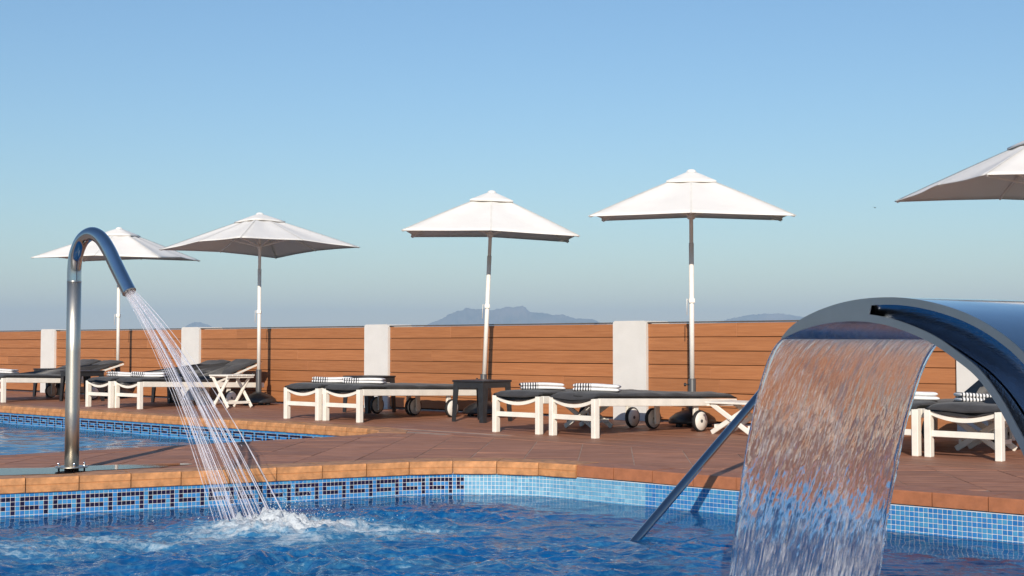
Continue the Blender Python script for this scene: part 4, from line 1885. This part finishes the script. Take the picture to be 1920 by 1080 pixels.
perp = Vector((-SDIR.y, SDIR.x, 0)).normalized()
upv = perp.cross(hd_d).normalized()
if upv.z < 0:
    upv = -upv
for k in range(38):
    rr_, aa = math.sqrt((k + 0.5) / 38), k * 2.39996
    ca, sa = rr_ * math.cos(aa), rr_ * math.sin(aa)
    h0 = hd_p + perp * ca * 0.033 + upv * sa * 0.033
    Tf = random.uniform(0.30, 0.33)
    dl = perp * (ca * 0.17 + random.gauss(0, 0.025)) + Vector((SDIR.x, SDIR.y, 0)) * (sa * 0.20 + random.gauss(0, 0.03))
    Lp = Vector((-1.58, 8.06, WL)) + dl
    v0 = (Lp - h0 + Vector((0, 0, 0.5 * G * Tf * Tf))) / Tf
    pts, rad = [], []
    t = 0.0
    rb = random.uniform(0.0010, 0.0030)
    i = 0
    ph = random.uniform(0, 6)
    while True:
        p = h0 + v0 * t + Vector((0, 0, -0.5 * G * t * t))
        wob = 0.0022 * min(1, t / 0.15)
        p += Vector((math.sin(i * .21 + ph), math.cos(i * .27 + ph), 0)) * wob
        pts.append(p - SPO)
        rad.append(rb * (0.9 + 0.3 * math.sin(i * 0.16 + ph)) * (1 + 0.8 * t / 0.32))
        if p.z < WL - 0.02 or t > 1:
            break
        t += 0.006
        i += 1
    land.append(p.copy())
    MB().sweep(pts, rad, 6).build('jet', M['jet'], spray)
    vz = v0 + Vector((0, 0, -G * 0.15))
    for _ in range(3):
        tt = random.uniform(0.05, t)
        c = h0 + v0 * tt + Vector((0, 0, -0.5 * G * tt * tt)) + Vector((random.gauss(0, .012), random.gauss(0, .012), random.gauss(0, .012))) * (1 + 2 * tt)
        vv, ff = ico(c - SPO, random.uniform(0.0012, 0.0028), random.uniform(1.5, 5), vz)
        drops.add(vv, ff, True)
tag(drops.build('droplets', M['jet'], spray), kind='stuff')
lc = sum(land, Vector()) / len(land)
print('spray lands', lc)

# splash of foam where the jets land
sb = MB()
for _ in range(420):
    r1 = abs(random.gauss(0, 0.22))
    aa = random.uniform(0, 6.283)
    x = SPL[0] + 0.1 + r1 * 1.35 * math.cos(aa)
    y = SPL[1] + r1 * math.sin(aa)
    z = WL + 0.04 + abs(random.gauss(0, 0.055)) * math.exp(-(r1 / 0.3) ** 2) * 1.6 + random.uniform(0, .02)
    vv, ff = ico((x, y, z), random.choice((0.0012, 0.0016, 0.0022, 0.003)) * random.uniform(.7, 1.2), random.uniform(1, 1.8), (random.uniform(-1, 1), random.uniform(-1, 1), 1.2))
    sb.add(vv, ff, True)
tag(sb.build('splash', M['foam']), 'white splash of foam drops where the jets hit the spa pool', 'splash', kind='stuff')

# puddle round the foot of the spout
pb = []
for k in range(64):
    aa = 2 * math.pi * k / 64
    rr_ = 1 + 0.20 * math.sin(3 * aa + 1) + 0.12 * math.sin(7 * aa) + 0.07 * math.sin(13 * aa + 2)
    along, acr = 0.85 * rr_ ** 0.5 * math.cos(aa) - 0.12, 0.24 * rr_ * math.sin(aa)
    base = SP + LD * (along + 0.0) + Vector((-LD.y, LD.x)) * (acr + 0.06)
    pb.append(base)
lim = OUT1
pol = [tuple(p) for p in pb]
lp_, ln_ = CORNER + Vector((-LD.y, LD.x)) * 0.03, Vector((-LD.y, LD.x))
pol = clip_half(pol, lp_, ln_)
pm = MB()
c_ = (sum(p[0] for p in pol) / len(pol), sum(p[1] for p in pol) / len(pol))
pm.add([(c_[0], c_[1], 0.0042)] + [(p[0], p[1], 0.0042) for p in pol], [(0, i + 1, (i + 1) % len(pol) + 1) for i in range(len(pol))], True)
tag(pm.build('puddle', M['puddle'], fix=False), 'shallow puddle on the deck round the foot of the spout', kind='structure')

# ------------------------------------------------------------------ steel cascade with its sheet of water
TIP = Vector((1.01, 5.0))
LIPW = 0.85


def cs(h, s, z):
    """h back from the lip, s along the lip, z up"""
    p = TIP - E1 * h + E2 * s
    return Vector((p.x, p.y, z))


outer_p = [(0, .874), (.05, .912), (.122, .946), (.21, .973), (.303, .993), (.40, 1.005), (.50, 1.009), (.60, 1.006), (.70, .994), (.80, .973), (.90, .942), (1.0, .896), (1.10, .83), (1.21, .72), (1.31, .575), (1.39, .38), (1.43, .19), (1.44, 0)]
inner_p = [(0, .868), (.05, .884), (.12, .903), (.214, .92), (.30, .928), (.392, .929), (.47, .924), (.557, .91), (.65, .885), (.749, .849), (.84, .80), (.924, .746), (.999, .667), (1.056, .583), (1.106, .5), (1.15, .36), (1.17, .18), (1.175, 0)]
oc, ic_ = catmull(outer_p, 4), catmull(inner_p, 4)
casc = empty('steel_cascade', (TIP.x, TIP.y, 0), 0, 'arched polished steel cascade pouring a wide sheet of water', 'cascade')
CO = Vector((TIP.x, TIP.y, 0))


def shell(curve, s0, s1, thick, sign):
    """curved sheet with thickness following a profile curve"""
    V = []
    n = len(curve)
    for i, p in enumerate(curve):
        a, b = curve[max(0, i - 1)], curve[min(n - 1, i + 1)]
        d = (b - a).normalized()
        nn = Vector((-d.y, d.x)) * sign
        q_ = p + nn * thick
        for s in (s0, s1):
            V.append(tuple(cs(p.x, s, p.y) - CO))
        for s in (s0, s1):
            V.append(tuple(cs(q_.x, s, q_.y) - CO))
    F_ = []
    sm = []
    for i in range(n - 1):
        o_, p_ = 4 * i, 4 * (i + 1)
        F_ += [(o_, o_ + 1, p_ + 1, p_), (o_ + 2, p_ + 2, p_ + 3, o_ + 3), (o_, p_, p_ + 2, o_ + 2), (o_ + 1, o_ + 3, p_ + 3, p_ + 1)]
        sm += [True, True, False, False]
    F_ += [(0, 2, 3, 1), (4 * n - 4, 4 * n - 3, 4 * n - 1, 4 * n - 2)]
    sm += [False, False]
    b = MB()
    b.v, b.f, b.sm = V, F_, sm
    return b


def shell_sharp(b, name, m):
    o = b.build(name, m, casc, fix=True)
    bm = bmesh.new()
    bm.from_mesh(o.data)
    for e in bm.edges:
        if len(e.link_faces) == 2 and e.calc_face_angle(0) > 0.6:
            e.smooth = False
    bm.to_mesh(o.data)
    bm.free()
    return o


shell_sharp(shell(oc, 0.004, LIPW - 0.004, 0.004, -1), 'outer_sheet', M['polished'])
shell_sharp(shell(ic_, 0.004, LIPW - 0.004, 0.003, 1), 'inner_sheet', M['polished'])


def side_plate(s, open_):
    """flat crescent plate; the near one has a long opening between two rims"""
    t = 0.005
    n = len(oc)
    V, F_ = [], []
    def strip(ca, cb):
        o_ = len(V)
        m = len(ca)
        for p, q_ in zip(ca, cb):
            for ss in (s, s + t):
                V.append(tuple(cs(p.x, ss, p.y) - CO))
                V.append(tuple(cs(q_.x, ss, q_.y) - CO))
        for i in range(m - 1):
            a = o_ + 4 * i
            b = a + 4
            F_.extend([(a, a + 1, b + 1, b), (a + 2, b + 2, b + 3, a + 3), (a, b, b + 2, a + 2), (a + 1, a + 3, b + 3, b + 1)])
        F_.extend([(o_, o_ + 2, o_ + 3, o_ + 1), (o_ + 4 * m - 4, o_ + 4 * m - 3, o_ + 4 * m - 1, o_ + 4 * m - 2)])
    if not open_:
        strip(oc, ic_)
    else:
        k0 = next(i for i, p in enumerate(oc) if p.x > 0.465)
        strip(oc[:k0 + 1], ic_[:k0 + 1])
        oin, iin = [], []
        for p, q_ in zip(oc[k0:], ic_[k0:]):
            d = (q_ - p)
            L_ = d.length
            w_ = min(0.027, L_ * 0.36)
            oin.append(p + d * (w_ / L_))
            iin.append(q_ - d * (w_ / L_))
        strip(oc[k0:], oin)
        strip(iin, ic_[k0:])
    b = MB()
    b.add(V, F_)
    return b


side_plate(-0.001, True).build('side_rim', M['rim'], casc, fix=True)
side_plate(LIPW - 0.004, True).build('side_rim', M['rim'], casc, fix=True)
# the recessed side panel slopes inwards from the outer rim to the inner rim
def side_panel(s0, sg):
    k0 = next(i for i, p in enumerate(oc) if p.x > 0.465)
    rows_ = []
    for p, q_ in zip(oc[k0:], ic_[k0:]):
        L_ = (q_ - p).length
        rows_.append([tuple(cs(*( (lambda m_: (m_.x, s0 + sg * (0.002 + 0.42 * L_ * t_ ** 1.15), m_.y))(p.lerp(q_, 0.06 + 0.9 * t_)) )) - CO) for t_ in (0, .2, .4, .6, .8, 1.0)])
    return MB().grid(np.array(rows_))


side_panel(0.004, 1).build('side_panel', M['panel'], casc)
side_panel(LIPW - 0.004, -1).build('side_panel', M['panel'], casc)
# bolted foot plate
fp = MB()
fc = cs(1.31, LIPW / 2, 0.008) - CO
fp.box(fc, (LIPW + 0.08, 0.36, 0.014), 0.003, rz=R(29))
fp.build('foot_plate', M['rim'], casc)

# falling sheet
nI, nJ = 330, 460
tt = np.linspace(0, 1, nJ)
VH, VZ = 0.86, 0.30
Tend = (-VZ + math.sqrt(VZ * VZ + 2 * G * (0.871 - WL + 0.03))) / G
tm = tt ** 0.8 * Tend
ss = np.linspace(0, 1, nI)
S_, T_ = np.meshgrid(ss, tm, indexing='ij')
nar = 1 - 0.05 * (T_ / Tend) ** 1.3
sl = (S_ - 0.5) * (LIPW - 0.012) * nar + LIPW / 2
hh = -VH * T_ + 0.004
zz = 0.871 - VZ * T_ - 0.5 * G * T_ ** 2
# arc length down the sheet
ds = np.sqrt(np.diff(hh[0]) ** 2 + np.diff(zz[0]) ** 2)
al = np.concatenate([[0], np.cumsum(ds)])
AL = np.tile(al, (nI, 1))
grow = np.clip(AL / 0.5, 0.25, 1.0)
sh = sl + 0.02 * fbm(sl * 3, AL * 2, 2, 3)
f1 = fbm(sh * 52, AL * 11 + sh * 9, 3, 201)
f2 = fbm(sh * 120, AL * 24 + sh * 20, 2, 222)
f3 = fbm(sh * 45 + 9, AL * 10 + sh * 8, 3, 240)
edge_b = np.exp(-((S_) / 0.012) ** 2) + np.exp(-((1 - S_) / 0.012) ** 2)
d1 = 0.0030 + 0.0052 * f1 * grow + 0.0022 * f2 * grow + 0.006 * edge_b
d2 = -0.0030 + 0.0035 * f3 * grow - 0.006 * edge_b
dmin = 0.0012
d2 = np.minimum(d2, d1 - dmin)


def sheet_pts(d):
    # normal of the sheet in the (h, z) plane
    vh, vz_ = VH, VZ + G * T_
    L_ = np.hypot(vh, vz_)
    # towards the spout side (back) : +h up
    nh, nz__ = vz_ / L_, -vh / L_
    h2, z2 = hh + nh * d, zz - nz__ * d * 0
    z2 = zz + (-vh / L_) * d * -1 * 0 + 0
    px_ = TIP.x - E1.x * h2 + E2.x * sl
    py_ = TIP.y - E1.y * h2 + E2.y * sl
    return np.stack([px_ - TIP.x, py_ - TIP.y, z2], -1)


PA, PB = sheet_pts(d1), sheet_pts(d2)
V = np.concatenate([PA.reshape(-1, 3), PB.reshape(-1, 3)])
idx = np.arange(nI * nJ).reshape(nI, nJ)
Fa = np.stack([idx[:-1, :-1], idx[:-1, 1:], idx[1:, 1:], idx[1:, :-1]], -1).reshape(-1, 4)
Fb = Fa[:, ::-1] + nI * nJ
bd = [(idx[0, :], True), (idx[-1, :], False), (idx[:, 0], False), (idx[:, -1], True)]
Fs = []
for e, fl_ in bd:
    q4 = np.stack([e[:-1], e[1:], e[1:] + nI * nJ, e[:-1] + nI * nJ], -1)
    Fs.append(q4[:, ::-1] if fl_ else q4)
Fall = np.concatenate([Fa, Fb] + Fs)
me = fast_mesh('water_sheet', V, Fall)
bm = bmesh.new()
bm.from_mesh(me)
bmesh.ops.recalc_face_normals(bm, faces=bm.faces)
bm.to_mesh(me)
bm.free()
fl_ = me.attributes.new('flow', 'FLOAT_VECTOR', 'POINT')
fv = np.stack([sl + AL * 0.10, AL, np.zeros_like(AL)], -1).reshape(-1, 3)
fl_.data.foreach_set('vector', np.concatenate([fv, fv]).astype(np.float32).ravel())
aer = -0.02 + 0.075 * np.exp(-AL / 0.10) + 0.05 * np.exp(-((sl - 0.52 + 0.08 * np.sin(AL * 5)) / 0.045) ** 2) + 0.06 * np.clip((AL - 0.72) / 0.35, 0, 1) + 0.04 * fbm(sl * 7, AL * 4, 3, 260)
ea = me.attributes.new('aeration', 'FLOAT', 'POINT')
ea.data.foreach_set('value', np.concatenate([aer.ravel(), aer.ravel()]).astype(np.float32))
o = link('water_sheet', me, M['curtain'])
o.location = (TIP.x, TIP.y, 0)
tag(o, 'wide transparent sheet of falling water below the steel cascade', 'waterfall')

# ------------------------------------------------------------------ handrail of the pool steps
H0 = Vector((0.6825, 7.44))


def hr(a, z):
    p = H0 + FN * a
    return (p.x - H0.x, p.y - H0.y, z)


rail = empty('handrail', (H0.x, H0.y, 0), 0, 'slanting steel handrail rising out of the spa pool water', 'handrail')
rp = [hr(-0.55, WL - 0.32), hr(0, WL), hr(0.6, WL + 0.352), hr(1.227, 0.478), hr(1.50, 0.64), hr(1.60, 0.685), hr(1.68, 0.70), hr(1.80, 0.70), hr(1.87, 0.68), hr(1.90, 0.62), hr(1.90, 0.4), hr(1.90, 0.0)]
MB().sweep(rp, 0.0255, 20).build('tube', M['rail'], rail)
MB().lathe([(0.027, 0.004), (0.06, 0.004), (0.058, 0.016), (0.027, 0.022)], 20, c=hr(1.90, 0.0)).build('flange', M['rail'], rail)

# ------------------------------------------------------------------ a bird far off
bd_ = MB()
D = 60.0
bp = Vector(((1643 - 960) / 2500 * D, D, 0.85 + (645 - 389) / 2500 * D))
bd_.sweep([(-0.11, 0, 0), (-0.05, 0, 0.01), (0.04, 0, 0.008), (0.10, 0, 0.0)], [0.008, 0.035, 0.032, 0.006], 8)
for s in (-1, 1):
    bd_.add([(0.03, 0, 0.015), (-0.05, 0, 0.015), (-0.06, s * 0.20, 0.07), (0.0, s * 0.16, 0.075)], [(0, 1, 2, 3)])
o = bd_.build('bird', M['rubber'])
o.location = bp
o.scale = (0.6, 0.6, 0.6)
o.rotation_euler = (0, 0, R(50))
tag(o, 'tiny dark bird high in the sky at the right', 'bird')

# ------------------------------------------------------------------ haze
hz = MB().box((0, 2000, 86.0), (14400, 10400, 198.5))
hm = bpy.data.materials.new('haze_air')
hm.use_nodes = True
hn = hm.node_tree
hn.nodes.clear()
ho = hn.nodes.new('ShaderNodeOutputMaterial')
pv = hn.nodes.new('ShaderNodeVolumePrincipled')
pv.inputs['Color'].default_value = (0.53, 0.70, 0.91, 1)
pv.inputs['Density'].default_value = 0.00026
hn.links.new(pv.outputs[0], ho.inputs['Volume'])
tag(hz.build('haze', hm), 'pale bluish air between the terrace and the mountains', kind='stuff')
